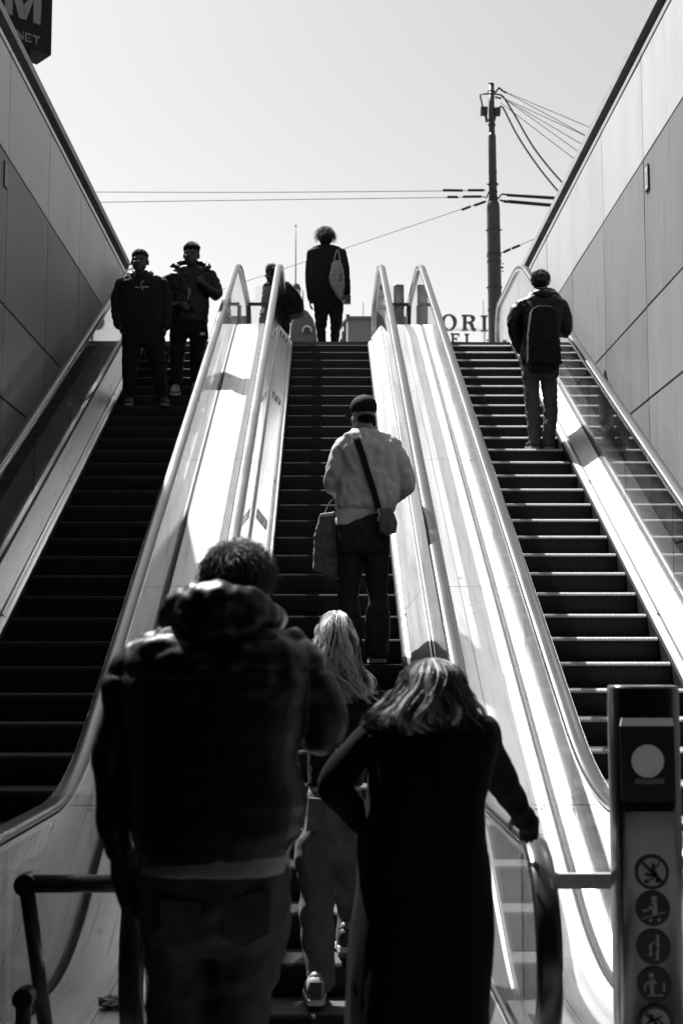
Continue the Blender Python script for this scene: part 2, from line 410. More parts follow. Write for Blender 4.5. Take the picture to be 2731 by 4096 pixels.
# bottom left: clear sheet cut round the handrail, tube frame in front of it
Yg = 4.95
def q(px, py, Y=Yg): P = atY(px, py, Y); return (P.x, P.z)
xr = XC - .03
acrylic('clear_barrier', 0, 0, Yg, 0, 0, 'clear barrier sheet behind the dark tube rail, low on the left',
        [(q(50, 3460)[0], .29), (xr, .29), (xr, q(400, 3178)[1]), q(205, 3178), q(198, 3405), q(55, 3462)])
xr2 = atY(2560, 3200, 5.0).x
acrylic('clear_barrier', 0, 0, Yg, 0, 0, 'clear barrier sheet behind the steel rail next to the sign pillar',
        [(XB + .03, .29), (xr2, .29), (xr2, q(2400, 3172)[1]), q(2262, 3172), (q(2250, 3400)[0], q(2250, 3400)[1]), (XB + .03, q(2250, 3420)[1])])
# dark tube frame, lower left
A = atY(108, 3535, 4.70); B = Vector((XC - .05, 4.70, A.z)); Cc = atY(182, 4096, 4.98); d = (Cc - A) / (Cc.z - A.z)
foot = A + d * (.285 - A.z)
rt = empty('tube_rail', foot, 'dark tube rail with a leaning leg, low on the left before the steel deck', 'railing')
MB().tube([A, B], .030, 16).build('top_tube', 'black_metal', rt, smooth=True)
MB().tube([A + Vector((0, 0, -.01)), foot], .026, 16).build('leg', 'black_metal', rt, smooth=True)
MB().tube([A + Vector((0, -.040, 0)), A + Vector((0, .034, 0))], .036, 20).build('joint_cap', 'black_metal', rt, smooth=False)
E0 = atY(97, 3990, 4.72); 
rt2 = empty('tube_post', (E0.x, 4.72, .28), 'short dark post with a round cap, bottom left corner', 'post')
MB().tube([(E0.x, 4.72, .282), (E0.x, 4.72, E0.z)], .026, 14).build('post', 'black_metal', rt2, smooth=True)
MB().tube([(E0.x, 4.69, E0.z), (E0.x, 4.76, E0.z)], .034, 18).build('cap', 'black_metal', rt2)
bl = atX(232, 3985, XD - .0 + .02)
o = MB(); o.tube([(XD + .03, 5.55, .292), (XD + .03, 5.55, .306)], .03, 14); o.tube([(XD + .03, 5.55, .306), (XD + .03, 5.55, .325)], [.018, .012], 8)
tag(o.build('deck_bolt', 'pillar_steel', base=(XD + .03, 5.55, .292)), 'small round bolt on the steel deck at the foot of the glass, low left', 'bolt')
# lower right: flat bar from handrail to pillar
bz = atY(2330, 3522, 4.62).z
PX, PY = atY(2582, 3400, 4.42).x, 4.42
m = MB(); m.box((XB - .02, 4.60, bz - .024), (PX - .05, 4.635, bz + .024))
ob = m.build('flat_bar', 'trim', base=((XB + PX) / 2, 4.61, bz)); tag(ob, 'flat steel bar between the black handrail end and the sign pillar', 'bar')

# sign pillar
def pillar(x, y, z0, top, w, label, full=True):
    rt = empty('sign_pillar', (x, y, z0), label, 'pillar')
    ring = []
    a, b = w / 2, w * .36
    for i in range(40):
        t = 2 * math.pi * i / 40; c, s = math.cos(t), math.sin(t)
        ring.append((x + a * math.copysign(abs(c) ** .5, c), y + b * math.copysign(abs(s) ** .34, s)))
    m = MB(); m.loft([[(p[0], p[1], z) for p in ring] for z in (z0 + .004, top - .012)] + [[(x + (p[0] - x) * .97, y + (p[1] - y) * .97, top) for p in ring]])
    body = m.build('column', 'pillar_steel', rt, smooth=False)
    for p in body.data.polygons: p.use_smooth = abs(p.normal.z) < .5
    if not full: return rt
    yf = y - b
    def Z(py): return atY(2582, py, yf).z
    def X(px): return atY(px, 3200, yf).x
    # recessed light unit: two sloped lips and a dark plate
    x0, x1 = X(2484), X(2700)
    m = MB(); z0_, z1_ = Z(2904), Z(2872)
    m.add([(x0, yf - .004, z0_), (x1, yf - .004, z0_), (x1 - .005, yf - .009, z1_), (x0 + .005, yf - .009, z1_), (x0, yf + .02, z0_), (x1, yf + .02, z0_), (x1 - .005, yf + .02, z1_), (x0 + .005, yf + .02, z1_)],
          [(0, 1, 2, 3), (3, 2, 6, 7), (1, 5, 6, 2), (0, 3, 7, 4), (4, 7, 6, 5), (0, 4, 5, 1)]); m.build('upper_lip', 'lamp_disc', rt)
    m = MB(); z0_, z1_ = Z(3246), Z(3210)
    m.add([(x0 + .01, yf - .008, z0_), (x1 - .01, yf - .008, z0_), (x1, yf - .003, z1_), (x0, yf - .003, z1_), (x0 + .01, yf + .02, z0_), (x1 - .01, yf + .02, z0_), (x1, yf + .02, z1_), (x0, yf + .02, z1_)],
          [(0, 1, 2, 3), (3, 2, 6, 7), (1, 5, 6, 2), (0, 3, 7, 4), (4, 7, 6, 5), (0, 4, 5, 1)]); m.build('lower_lip', 'pillar_steel', rt)
    MB().box((x0, yf - .001, Z(3209)), (x1, yf + .02, Z(2903))).build('lamp_plate', 'dark_plate', rt)
    def disc(cx, cz, r, y_, th, n=40): return [(cx + r * math.cos(2 * math.pi * i / n), y_, cz + r * math.sin(2 * math.pi * i / n)) for i in range(n)]
    cx, cz = X(2591), Z(3044); r = .0515
    MB().poly(disc(cx, cz, r, yf - .005, 0), (0, .004, 0)).build('lamp_lens', 'lamp_disc', rt)
    m = MB(); n = 40
    o_, i_ = disc(cx, cz, r + .005, yf - .006, 0), disc(cx, cz, r, yf - .006, 0)
    m.add(o_ + i_, [(i, (i + 1) % n, n + (i + 1) % n, n + i) for i in range(n)]); m.build('lamp_ring', 'black_metal', rt, fix=False)
    MB().box((X(2539), yf - .004, Z(3135)), (X(2655), yf - .002, Z(3114))).build('label_strip', 'sign_grey', rt)
    # pictograms
    YQ = yf - .003
    def stroke(m, pts, w, close=False):
        pts = [Vector((p[0], p[1])) for p in pts]
        for i in range(len(pts) - (0 if close else 1)):
            a, b = pts[i], pts[(i + 1) % len(pts)]; dd = (b - a).normalized() if (b - a).length > 1e-9 else Vector((1, 0)); nn = Vector((-dd.y, dd.x)) * w / 2
            a = a - dd * w * .25; b = b + dd * w * .25
            vs = [a - nn, b - nn, b + nn, a + nn]; m.add([(cx + p.x, YY, cz + p.y) for p in vs], [(0, 1, 2, 3)])
    def dot(m, x_, y_, rr, n=16): m.add([(cx + x_ + rr * math.cos(2 * math.pi * i / n), YY, cz + y_ + rr * math.sin(2 * math.pi * i / n)) for i in range(n)], [tuple(range(n))])
    cx = X(2598); S = .001
    for k, py in enumerate((3488, 3634, 3788, 3940, 4092)):
        cz = Z(py); r = .0535
        red = k in (0, 4)
        bd = MB().poly(disc(cx, cz, r, YQ, 0), (0, .0028, 0)).build('pictogram', 'picto_dark', rt)
        m = MB(); YY = YQ - .0008
        if red:
            m.poly(disc(cx, cz, r * .80, YQ - .0006, 0), (0, .0005, 0)); m.build('ground_disc', 'picto_grey', bd)
            m = MB(); YY = YQ - .0014
            if k == 0:
                dot(m, .004, .020, .007); stroke(m, [(.002, .012), (.012, -.010)], .012); stroke(m, [(.006, .010), (.020, .022), (.024, .034)], .005)
                stroke(m, [(-.02, -.006), (.014, -.012)], .010); dot(m, -.018, -.028, .007); dot(m, .016, -.026, .007); stroke(m, [(-.018, -.028), (.014, -.012)], .004)
            else:
                stroke(m, [(-.03, -.005), (-.01, .012), (.008, .010), (.03, -.008)], .007); dot(m, -.012, .022, .007); stroke(m, [(-.02, .006), (.02, .02)], .006)
                dot(m, -.026, -.018, .011); dot(m, .026, -.018, .011)
            stroke(m, [(-.036, .036), (.036, -.036)], .011); m.build('figure', 'picto_dark', bd, fix=False)
        else:
            if k == 1:
                dot(m, .004, .030, .009); stroke(m, [(.004, .016), (.006, -.014)], .017); stroke(m, [(.0, .012), (-.014, -.004), (-.030, -.006)], .008)
                stroke(m, [(-.032, -.030), (.038, -.010)], .003); dot(m, -.008, -.034, .005); dot(m, .018, -.034, .005)
            if k == 2:
                dot(m, .012, .032, .006); stroke(m, [(.012, .022), (.012, -.002)], .010); stroke(m, [(.012, -.002), (.010, -.034)], .008); stroke(m, [(.010, .018), (-.008, .010)], .004)
                dot(m, -.010, .004, .005); stroke(m, [(-.010, -.002), (-.010, -.022)], .007); stroke(m, [(-.02, -.024), (-.004, -.024)], .003); stroke(m, [(.0, -.038), (.016, -.038)], .003)
            if k == 3:
                dot(m, -.010, .030, .007); stroke(m, [(-.010, .018), (-.008, -.024)], .011); stroke(m, [(-.010, .016), (-.024, .004)], .006); stroke(m, [(-.004, .016), (.004, .008), (-.006, .0)], .005)
                stroke(m, [(-.020, -.030), (.024, -.030)], .004); stroke(m, [(.028, -.018), (.028, .006)], .006); stroke(m, [(-.030, -.018), (-.030, .004)], .004)
            m.build('figure', 'picto_grey', bd, fix=False)
    MB().tube([(x + a - .001, y - .02, atY(2650, 3705, y).z), (x + a + .010, y - .02, atY(2650, 3705, y).z)], .009, 12).build('side_bolt', 'black_metal', rt)
    return rt
pillar(PX, PY, 0, atY(2582, 2742, PY).z, .212, 'steel pillar with a lamp and round pictograms, front right')
tp = atY(1594, 1142, 19.4)
pillar(tp.x, 19.4, STREET, tp.z, .15, 'plain grey steel pillar behind the glass at the top of the escalators', full=False)
# upper guards: black angle frames and clear sheets
Yt = 18.75
def qt(px, py): P = atY(px, py, Yt); return P
for lab, xa, xb, px in (('left', XD, XC, 1), ('right', XB, XA, -1)):
    z = atY(1100, 1217, Yt).z
    rt = empty('guard_frame', ((xa + xb) / 2, Yt, STREET + .28), 'black angle frame between the handrails at the top, %s' % ('behind the two riders going down' if px > 0 else 'beside the plain steel pillar'), 'railing')
    xp = (xa + .07) if px > 0 else (xb - .07)
    MB().box((min(xp, xb if px > 0 else xa), Yt - .02, z - .02), (max(xp, xb if px > 0 else xa), Yt + .02, z + .02)).build('top_bar', 'black_metal', rt)
    MB().box((xp - .026, Yt - .018, STREET + .285), (xp + .026, Yt + .018, z - .0205)).build('post', 'black_metal', rt)
    zt = atY(1100, 1138, Yt).z; s = (xb - xa)
    if px > 0: pts = [(xa + .04, STREET + .29), (xb - .04, STREET + .29), (xb - .04, zt), (xa + .16, zt), (xa + .16, zt - .2), (xa + .04, zt - .24)]
    else: pts = [(xa + .04, STREET + .29), (xb - .04, STREET + .29), (xb - .04, zt - .24), (xb - .2, zt - .2), (xb - .2, zt), (xa + .04, zt)]
    m = MB(); m.poly([(x_, Yt + .06, z_) for x_, z_ in rounded(pts, .06)], (0, .008, 0))
    tag(m.build('clear_barrier', 'acrylic'), 'clear barrier sheet %s, at the escalator top' % ('left of the curly haired man' if px > 0 else 'before the plain steel pillar'), 'barrier')

# safety stickers on the inner decks of the middle escalator
def sticker(side, py, px, lab):
    s = side; xx = CC + s * .584
    Yc = atX(px, py, xx).y; m = MB(); k = .038; L = .10
    def pt(u, v, e): # u across (0..1 from low to high edge), v along
        x_ = .536 + .096 * u; h = .110 + (x_ - .528) * (.142 / .112); nx, nz = -.785, .62
        Y = Yc + v
        return (CC + s * (x_ + nx * e), Y, Zp(Y) + h + nz * e)
    def quad(u0, u1, v0, v1, e, mb): mb.add([pt(u0, v0, e), pt(u1, v0, e), pt(u1, v1, e), pt(u0, v1, e)], [(0, 1, 2, 3)])
    quad(.05, .95, -L, L, .0016, m)
    rt = m.build('safety_sticker', 'picto_dark', base=(xx, Yc, Zp(Yc) + .18), fix=False); tag(rt, lab, 'sticker')
    m = MB()
    for c in (.30, .70):
        quad(c - .07, c + .07, -.035, .035, .0024, m); quad(c - .12, c + .12, .0, .03, .0025, m); quad(c - .04, c + .04, .042, .062, .0024, m); quad(c - .07, c - .015, -.075, -.035, .0024, m); quad(c + .015, c + .07, -.075, -.035, .0024, m)
    m.build('figure', 'paper', rt, fix=False)
sticker(-1, 1312, 1135, 'safety sticker at the top of the inner deck of the middle escalator')
sticker(-1, 1630, 1105, 'safety sticker halfway up the inner deck beside the grey sweatshirt man')
sticker(-1, 2135, 1047, 'lowest safety sticker, on the inner deck above the dark haired man')

# crumpled paper on the deck, low left
P = atY(455, 4015, 5.0); 
bm = bmesh.new(); bmesh.ops.create_icosphere(bm, subdivisions=3, radius=.035)
for v in bm.verts:
    n_ = noise.noise(v.co * 40) * .5 + noise.noise(v.co * 90) * .35
    v.co *= 1 + n_; v.co.z *= .7; v.co.x *= 1.25
for v in bm.verts:
    v.co += Vector((noise.cell(v.co * 60), noise.cell(v.co * 60 + Vector((9, 0, 0))), noise.cell(v.co * 60 + Vector((0, 9, 0))))) * .010
me = bpy.data.meshes.new('paper_litter'); bm.to_mesh(me); bm.free(); me.materials.append(M['paper'])
Pz = .28 + .022; t_ = (Pz - CAMH) / (ray(455, 4010).z); P = CAM + ray(455, 4010) * t_
tag(link_mesh('paper_litter', me, base=P), 'crumpled paper lying on the steel deck, bottom left', 'litter')

# ------------------------------------------------------------------ metro sign beyond the left wall
S0 = atY(206, 221, 19.0); u1 = Vector((-math.sin(R(49.4)), -math.cos(R(49.4)), 0)); u2 = Vector((-math.sin(R(49.4 - 90)) * -1, 0, 0))
u1 = -Vector((math.sin(R(49.4)), math.cos(R(49.4)), 0))   # along the lettered face, towards its near end
u2 = Vector((-math.cos(R(49.4)), math.sin(R(49.4)), 0))   # depth of the box, away from us
sg = empty('metro_sign', (S0.x + u1.x * .5 + u2.x * .2, S0.y + u1.y * .5 + u2.y * .2, STREET), 'black metro sign box with a grey M above the left wall', 'sign')
Wf, Df, Hb = 1.05, .42, 1.9
def pbox(m, o, a, b, c, h): m.poly([o, o + u1 * a, o + u1 * a + u2 * b, o + u2 * b], (0, 0, h))
m = MB(); pbox(m, S0, Wf, Df, 0, Hb); m.build('box', 'sign_black', sg)
m = MB(); o_ = S0 + u1 * .27 + u2 * .12; pbox(m, Vector((o_.x, o_.y, STREET)), .5, .2, 0, S0.z - STREET); m.build('post', 'sign_black', sg)
nf = -u2
def onface(px, py):
    """point on the lettered face plane"""
    r = ray(px, py); t = (S0 - CAM).dot(u2) / r.dot(u2); return CAM + r * t + nf * .006
def flat(m, pts): 
    P_ = [onface(*p) for p in pts]; m.add(P_, [tuple(range(len(P_)))])
def zz(a): return (a[0] * .1913, a[1] * .1913)
m = MB()
for pts in ([(108, -330), (276, -280), (262, 325), (108, 272)], [(712, -140), (880, -85), (848, 525), (695, 473)],
            [(276, -280), (276, -120), (402, 373), (548, 420), (545, 300), (470, 0)], [(712, -140), (712, -10), (548, 420), (490, 250), (490, 120)]):
    flat(m, [zz(p) for p in pts])
m.build('letter_m', 'sign_grey', sg, fix=False)
def fstroke(m, a, b, w):
    a, b = Vector(zz(a)), Vector(zz(b)); d = (b - a).normalized(); n = Vector((-d.y, d.x)) * w * .1913 / 2
    flat(m, [tuple(a - n), tuple(b - n), tuple(b + n), tuple(a + n)])
def fdot(m, c, r): flat(m, [zz((c[0] + r * math.cos(2 * math.pi * i / 12), c[1] + r * math.sin(2 * math.pi * i / 12))) for i in range(12)])
m = MB()
fdot(m, (292, 683), 18)
m.build('dot', 'sign_grey', sg, fix=False)
m = MB(); fstroke(m, (355, 625), (355, 740), 30); fstroke(m, (350, 620), (480, 825), 30); fstroke(m, (482, 720), (482, 830), 28); fdot(m, (354, 777), 17); fdot(m, (482, 674), 17); m.build('letter_n', 'sign_grey', sg, fix=False)
m = MB(); fstroke(m, (545, 685), (545, 850), 32); fstroke(m, (535, 690), (665, 738), 28); fstroke(m, (535, 845), (660, 883), 28); fdot(m, (617, 790), 19); m.build('letter_e', 'sign_grey', sg, fix=False)
m = MB(); fstroke(m, (692, 742), (840, 795), 30); fstroke(m, (765, 770), (764, 880), 30); fdot(m, (763, 912), 17); m.build('letter_t', 'sign_grey', sg, fix=False)

# ------------------------------------------------------------------ tram pole with cables
PY_ = 34.0
def pp(px, py, dy=0): return atY(px, py, PY_ + dy)
base = pp(1982, 1372); bx = base.x; axis = lambda z: bx - .018 * (z - base.z) * .6
pl = empty('tram_pole', (bx, PY_, STREET), 'tall stepped steel tram pole on the right with clamps and cables', 'pole')
def z_(py): return pp(1970, py).z
def ax(py): return pp(1963 + (py - 335) * .0172, py).x
sc_ = PY_ / FPX
def seg(y0, y1, r0, r1, nm='shaft'):
    MB().tube([(ax(y0), PY_, z_(y0)), (ax(y1), PY_, z_(y1))], [r0 * sc_, r1 * sc_], 24).build(nm, 'pole_paint', pl, smooth=True)
MB().tube([(ax(1480), PY_, STREET), (ax(1370), PY_, z_(1370)), (ax(832), PY_, z_(832)), (ax(812), PY_, z_(812)), (ax(803), PY_, z_(803))], [30 * sc_, 29 * sc_, 27 * sc_, 24 * sc_, 18 * sc_], 28).build('shaft', 'pole_paint', pl, smooth=True)
MB().tube([(ax(803), PY_, z_(803)), (ax(545), PY_, z_(545)), (ax(533), PY_, z_(533))], [17 * sc_, 16 * sc_, 12.5 * sc_], 24).build('shaft', 'pole_paint', pl, smooth=True)
MB().tube([(ax(533), PY_, z_(533)), (ax(340), PY_, z_(340))], [12.5 * sc_, 12.4 * sc_], 24).build('shaft', 'pole_paint', pl, smooth=True)
MB().tube([(ax(340), PY_, z_(340)), (ax(335), PY_, z_(335))], [13 * sc_, 12.6 * sc_], 24).build('cap', 'black_metal', pl)
for py, r in ((367, 15), (480, 16), (500, 16), (688, 18), (737, 21), (768, 19), (788, 19), (800, 20), (920, 29), (1150, 31), (1240, 31), (1015, 30), (1024, 30), (1046, 30)):
    MB().tube([(ax(py + 2.5), PY_, z_(py + 2.5)), (ax(py - 2.5), PY_, z_(py - 2.5))], r * sc_, 24).build('clamp_band', 'black_metal', pl)
def lug(px0, py0, px1, py1, w=6, dy=0):
    MB().tube([pp(px0, py0, dy), pp(px1, py1, dy)], w * .5 * sc_, 8).build('bracket', 'black_metal', pl)
for a in ((1978, 372, 1993, 352, 8), (1992, 350, 2008, 362, 8), (2006, 362, 2026, 372, 8), (1978, 388, 2004, 394, 8), (1946, 737, 1994, 737, 5), (1941, 920, 2008, 920, 5), (1943, 1150, 2006, 1150, 4),
          (1990, 795, 2006, 775, 7), (1945, 790, 1955, 765, 6), (1930, 785, 1945, 792, 5), (2003, 1070, 2012, 1070, 8), (2005, 1055, 2012, 1055, 5), (2005, 1085, 2013, 1085, 5), (1944, 1362, 1960, 1356, 6), (2008, 776, 2026, 779, 8), (1996, 800, 2012, 804, 8)): lug(*a)
for px, py0, py1 in ((1940, 450, 487), (1980, 450, 475)):     # ribbed insulators
    path = []; rad = []
    for i in range(11): path.append(pp(px + (4 if px < 1960 else -3) * i / 10 * 1.5, py0 + (py1 - py0) * i / 10)); rad.append((3 if i % 2 else 7.5) * sc_)
    MB().tube(path, rad, 10).build('insulator', 'black_metal', pl)
MB().box(tuple(pp(1923, 452, -.1)), tuple(pp(1946, 438, .1))).build('terminal', 'black_metal', pl); MB().box(tuple(pp(1978, 454, -.1)), tuple(pp(1997, 441, .1))).build('terminal', 'black_metal', pl)
def wire(pts, r, label, nm='wire', extra=()):
    """pts: (px, py, Y)"""
    P_ = [atY(x, y, Y) for x, y, Y in pts]
    o = MB().tube(P_, r, 6).build(nm, 'cable', base=P_[0], smooth=True); tag(o, label, 'cable'); 
    for e in extra: MB().tube([atY(x, y, Y) for x, y, Y in e[0]], e[1], 8).build('fitting', 'cable', o)
    return o
def bez(p, n=24):
    p = [Vector(a) for a in p]; out = []
    k = len(p)
    for i in range(k - 1):
        a, b, c, d_ = p[max(i - 1, 0)], p[i], p[i + 1], p[min(i + 2, k - 1)]
        for j in range(8):
            t = j / 8; out.append(tuple(.5 * ((2 * b) + (c - a) * t + (2 * a - 5 * b + 4 * c - d_) * t * t + (3 * b - a - 3 * c + d_) * t ** 3)))
    out.append(tuple(p[-1])); return out
Yp = PY_
fit = lambda *a: ([(x, y, Yp) for x, y in a], .035)
wire(bez([(1930, 440, Yp), (1926, 412, Yp), (1920, 382, Yp), (1930, 376, Yp - .5), (1975, 376, Yp - .5), (2005, 382, Yp), (2024, 405, Yp), (2060, 465, Yp), (2140, 600, Yp), (2257, 740, Yp), (2420, 890, Yp)]), .022, 'thick black cable arching over the pole top and down right', 'power_cable')
wire(bez([(1993, 440, Yp), (1996, 428, Yp), (2004, 427, Yp), (2016, 440, Yp), (2070, 545, Yp), (2150, 665, Yp), (2239, 775, Yp), (2420, 985, Yp)]), .022, 'thick black cable curving down from the right side of the pole top', 'power_cable')
wire([(2026, 779, Yp), (2231, 793, Yp), (2600, 820, Yp)], .045, 'upper of two thick black rods from the pole to the right wall', 'span_rod')
wire([(2012, 804, Yp), (2214, 822, Yp), (2600, 856, Yp)], .045, 'lower of two thick black rods from the pole to the right wall', 'span_rod')
for i, (a, b) in enumerate((((2026, 370), (2370, 515)), ((2026, 371), (2353, 549)), ((2012, 392), (2350, 548)), ((2014, 394), (2336, 583)), ((2004, 386), (2320, 613)), ((2000, 410), (2305, 643)))):
    dx, dy = b[0] - a[0], b[1] - a[1]
    wire([(a[0], a[1], Yp), (b[0], b[1], Yp), (b[0] + dx * .5, b[1] + dy * .5, Yp)], .0085, 'thin wire fanning right from the pole top, number %s from above at the wall' % ('one', 'two', 'three', 'four', 'five', 'six')[i])
wire(bez([(1945, 762, Yp), (1100, 769, Yp), (370, 768, Yp), (0, 765, Yp)]), .0085, 'upper thin horizontal wire across the sky', extra=(fit((1770, 761), (1850, 762)), fit((1870, 761), (1935, 761))))
wire(bez([(1940, 788, Yp), (1100, 799, Yp), (395, 809, Yp), (0, 813, Yp)]), .0085, 'lower thin horizontal wire across the sky', extra=(fit((1788, 788), (1830, 788)), fit((1850, 787), (1925, 786))))
wire([(1948, 804, Yp), (1880, 825, Yp), (1375, 995, Yp + 4), (880, 1160, Yp + 8), (300, 1350, Yp + 14)], .0085, 'thin span wire slanting down left behind the curly haired man', extra=(fit((1846, 839), (1880, 826)), fit((1895, 822), (1940, 806))))
wire([(2004, 1012, Yp), (2080, 980, Yp), (2300, 885, Yp)], .0085, 'short thin wire rising right from the middle of the pole', extra=(fit((2012, 1009), (2040, 996)), fit((2046, 994), (2078, 981))))

# ------------------------------------------------------------------ roof letters beyond the street
HY = 62.0
def hp(px, py, dy=0): return atY(px, py, HY + dy)
def hz(zx, zy): return (1750 + zx * .19133, 1200 + zy * .19133)
hs = empty('roof_sign', (hp(1850, 1372).x, HY, STREET), 'dark serif roof letters reading ORI over EL beside the pole', 'sign')
def hpoly(m, pts, dy=0): m.poly([hp(*hz(*p), dy) for p in pts], (0, .25, 0))
def stem(m, xc, w, y0, y1, sf=28, st=16):
    hpoly(m, [(xc - w / 2, y0), (xc + w / 2, y0), (xc + w / 2, y1), (xc - w / 2, y1)])
    hpoly(m, [(xc - w / 2 - sf, y0), (xc + w / 2 + sf, y0), (xc + w / 2 + sf, y0 + st), (xc - w / 2 - sf, y0 + st)], -.02)
    hpoly(m, [(xc - w / 2 - sf, y1 - st), (xc + w / 2 + sf, y1 - st), (xc + w / 2 + sf, y1), (xc - w / 2 - sf, y1)], -.02)
m = MB(); n = 32; o_ = [(235 + 168 * math.cos(2 * math.pi * i / n), 458 - 168 * math.sin(2 * math.pi * i / n)) for i in range(n)]
i_ = [(238 + 90 * math.cos(2 * math.pi * i / n), 458 - 150 * math.sin(2 * math.pi * i / n)) for i in range(n)]
V = [hp(*hz(*p)) for p in o_ + i_]; V2 = [v + Vector((0, .25, 0)) for v in V]
m.add(V + V2, [(i, (i + 1) % n, n + (i + 1) % n, n + i) for i in range(n)] + [(2 * n + i, 3 * n + i, 3 * n + (i + 1) % n, 2 * n + (i + 1) % n) for i in range(n)] + [(i, 2 * n + i, 2 * n + (i + 1) % n, (i + 1) % n) for i in range(n)] + [(n + i, n + (i + 1) % n, 3 * n + (i + 1) % n, 3 * n + i) for i in range(n)])
m.build('letter_o', 'slate', hs)
m = MB(); stem(m, 568, 72, 304, 625, 34)
bowl = [(600, 308)] + [(680 + 105 * math.cos(R(a)), 385 - 78 * math.sin(R(a))) for a in range(80, -81, -20)] + [(600, 464)] + [(600, 448)] + [(672 + 40 * math.cos(R(a)), 385 - 58 * math.sin(R(a))) for a in range(-70, 71, 20)] + [(600, 324)]
k = len(bowl); 
o_ = [(604, 306)] + [(680 + 105 * math.cos(R(a)), 385 - 79 * math.sin(R(a))) for a in range(90, -91, -20)] + [(604, 464)]
i_ = [(604, 322)] + [(664 + 46 * math.cos(R(a)), 385 - 62 * math.sin(R(a))) for a in range(90, -91, -20)] + [(604, 448)]
for i in range(len(o_) - 1): hpoly(m, [o_[i], o_[i + 1], i_[i + 1], i_[i]])
hpoly(m, [(640, 462), (700, 456), (745, 500), (765, 580), (800, 606), (805, 632), (740, 634), (706, 600), (690, 520)], .02)
m.build('letter_r', 'slate', hs)
m = MB(); stem(m, 975, 66, 318, 640, 38); m.build('letter_i', 'slate', hs)
m = MB(); stem(m, 318, 46, 694, 1010, 24, 12)
for y_ in (694,): hpoly(m, [(330, y_), (455, y_), (457, y_ + 60), (440, y_ + 30), (420, y_ + 16), (330, y_ + 14)], .01)
hpoly(m, [(330, 790), (390, 790), (404, 750), (404, 850), (390, 806), (330, 804)], .01); hpoly(m, [(330, 996), (440, 996), (470, 940), (460, 1012), (330, 1012)], .01); m.build('letter_e', 'slate', hs)
m = MB(); stem(m, 612, 44, 702, 1015, 28, 12); hpoly(m, [(630, 1000), (720, 1000), (760, 930), (745, 1015), (630, 1015)], .01); m.build('letter_l', 'slate', hs)
m = MB()
for a, b, w in (((90, 622), (1062, 640), 14), ((170, 582), (1062, 604), 6), ((250, 872), (690, 882), 6), ((292, 565), (292, 1300), 12), ((988, 640), (988, 1300), 16), ((812, 565), (812, 600), 8), ((458, 840), (448, 880), 6)):
    m.tube([hp(*hz(*a), .3), hp(*hz(*b), .3)], w * .19133 * HY / FPX / 2, 6)
m.build('support_frame', 'black_metal', hs)
# the building that carries the letters (its top stays below the escalator edge)
tb = hp(1850, 1420); m = MB(); m.box((tb.x - 8, HY - .5, STREET), (tb.x + 8, HY + 12, tb.z)); 
ho = empty('hotel_building', (tb.x, HY + 5, STREET), 'flat building under the roof letters, almost hidden by the escalator top', 'building')
m.build('wall', 'brick_dark', ho); MB().box((tb.x - 8.2, HY - .7, tb.z), (tb.x + 8.2, HY + 12.2, tb.z + .3)).build('cornice', 'plaster', ho)

# ------------------------------------------------------------------ domed turret and flat building in the middle distance
TY = 75.0
def tpx(px, py, dy=0): return atY(px, py, TY + dy)
ts = TY / FPX
tw = empty('turret_building', (tpx(1213, 1372).x, TY + 1.5, STREET), 'slate dormer roof with a round window and a white lantern turret', 'building')
prof = [(1158, 1420), (1160, 1340), (1166, 1300), (1180, 1268), (1200, 1245), (1216, 1237), (1232, 1247), (1252, 1275), (1263, 1310), (1266, 1345), (1267, 1420)]
m = MB(); m.poly([tpx(*p) for p in prof], (0, 5, 0)); m.build('dormer_roof', 'slate', tw)
MB().box((tpx(1150, 1425).x, TY + .4, STREET), (tpx(1275, 1425).x, TY + 6, tpx(1150, 1425).z)).build('wall', 'brick_dark', tw)
c = tpx(1228, 1325); 
def ringmesh(cx, cz, r0, r1, a0, a1, y, th, n=24):
    m = MB(); rings = []
    for i in range(n + 1):
        a = R(a0 + (a1 - a0) * i / n); ca, sa = math.cos(a), math.sin(a)
        rings.append([(cx + r0 * ca, y, cz + r0 * sa), (cx + r1 * ca, y, cz + r1 * sa), (cx + r1 * ca, y - th, cz + r1 * sa), (cx + r0 * ca, y - th, cz + r0 * sa)])
    return m.loft(rings)
wn = ringmesh(c.x, c.z, 15 * ts, 20 * ts, -15, 195, TY - .02, .25).build('round_window', 'plaster', tw)
ringmesh(c.x, c.z, .02, 14 * ts, 0, 360, TY - .02, .1).build('pane', 'black_metal', wn)
lx = tpx(1184, 1230).x; ly = TY + 6.5
tz = lambda py: atY(1184, py, ly).z
s2 = ly / FPX; lx = atY(1184, 1230, ly).x
MB().tube([(lx, ly, tz(1330)), (lx, ly, tz(1238))], [24 * s2, 24 * s2], 16).build('drum', 'plaster', tw, smooth=False)
MB().tube([(lx, ly, tz(1238)), (lx, ly, tz(1225))], [33 * s2, 33 * s2], 16).build('gallery', 'plaster', tw)
MB().tube([(lx, ly, tz(1225)), (lx, ly, tz(1160))], [19 * s2, 19 * s2], 12).build('lantern', 'plaster', tw)
MB().tube([(lx, ly, tz(1162)), (lx, ly, tz(1156)), (lx, ly, tz(1142)), (lx, ly, tz(1137))], [21 * s2, 21 * s2, 15 * s2, 12 * s2], 12).build('lantern_cap', 'slate', tw)
for dx in (-30, -10, 14, 30):
    MB().tube([(lx + dx * s2, ly - 1.0, tz(1226)), (lx + dx * s2, ly - 1.0, tz(1196 if dx != 30 else 1180))], 2.2 * s2, 6).build('finial', 'slate', tw)
MB().tube([(lx - 32 * s2, ly - 1.0, tz(1205)), (lx + 32 * s2, ly - 1.0, tz(1205))], 1.6 * s2, 6).build('gallery_rail', 'slate', tw)
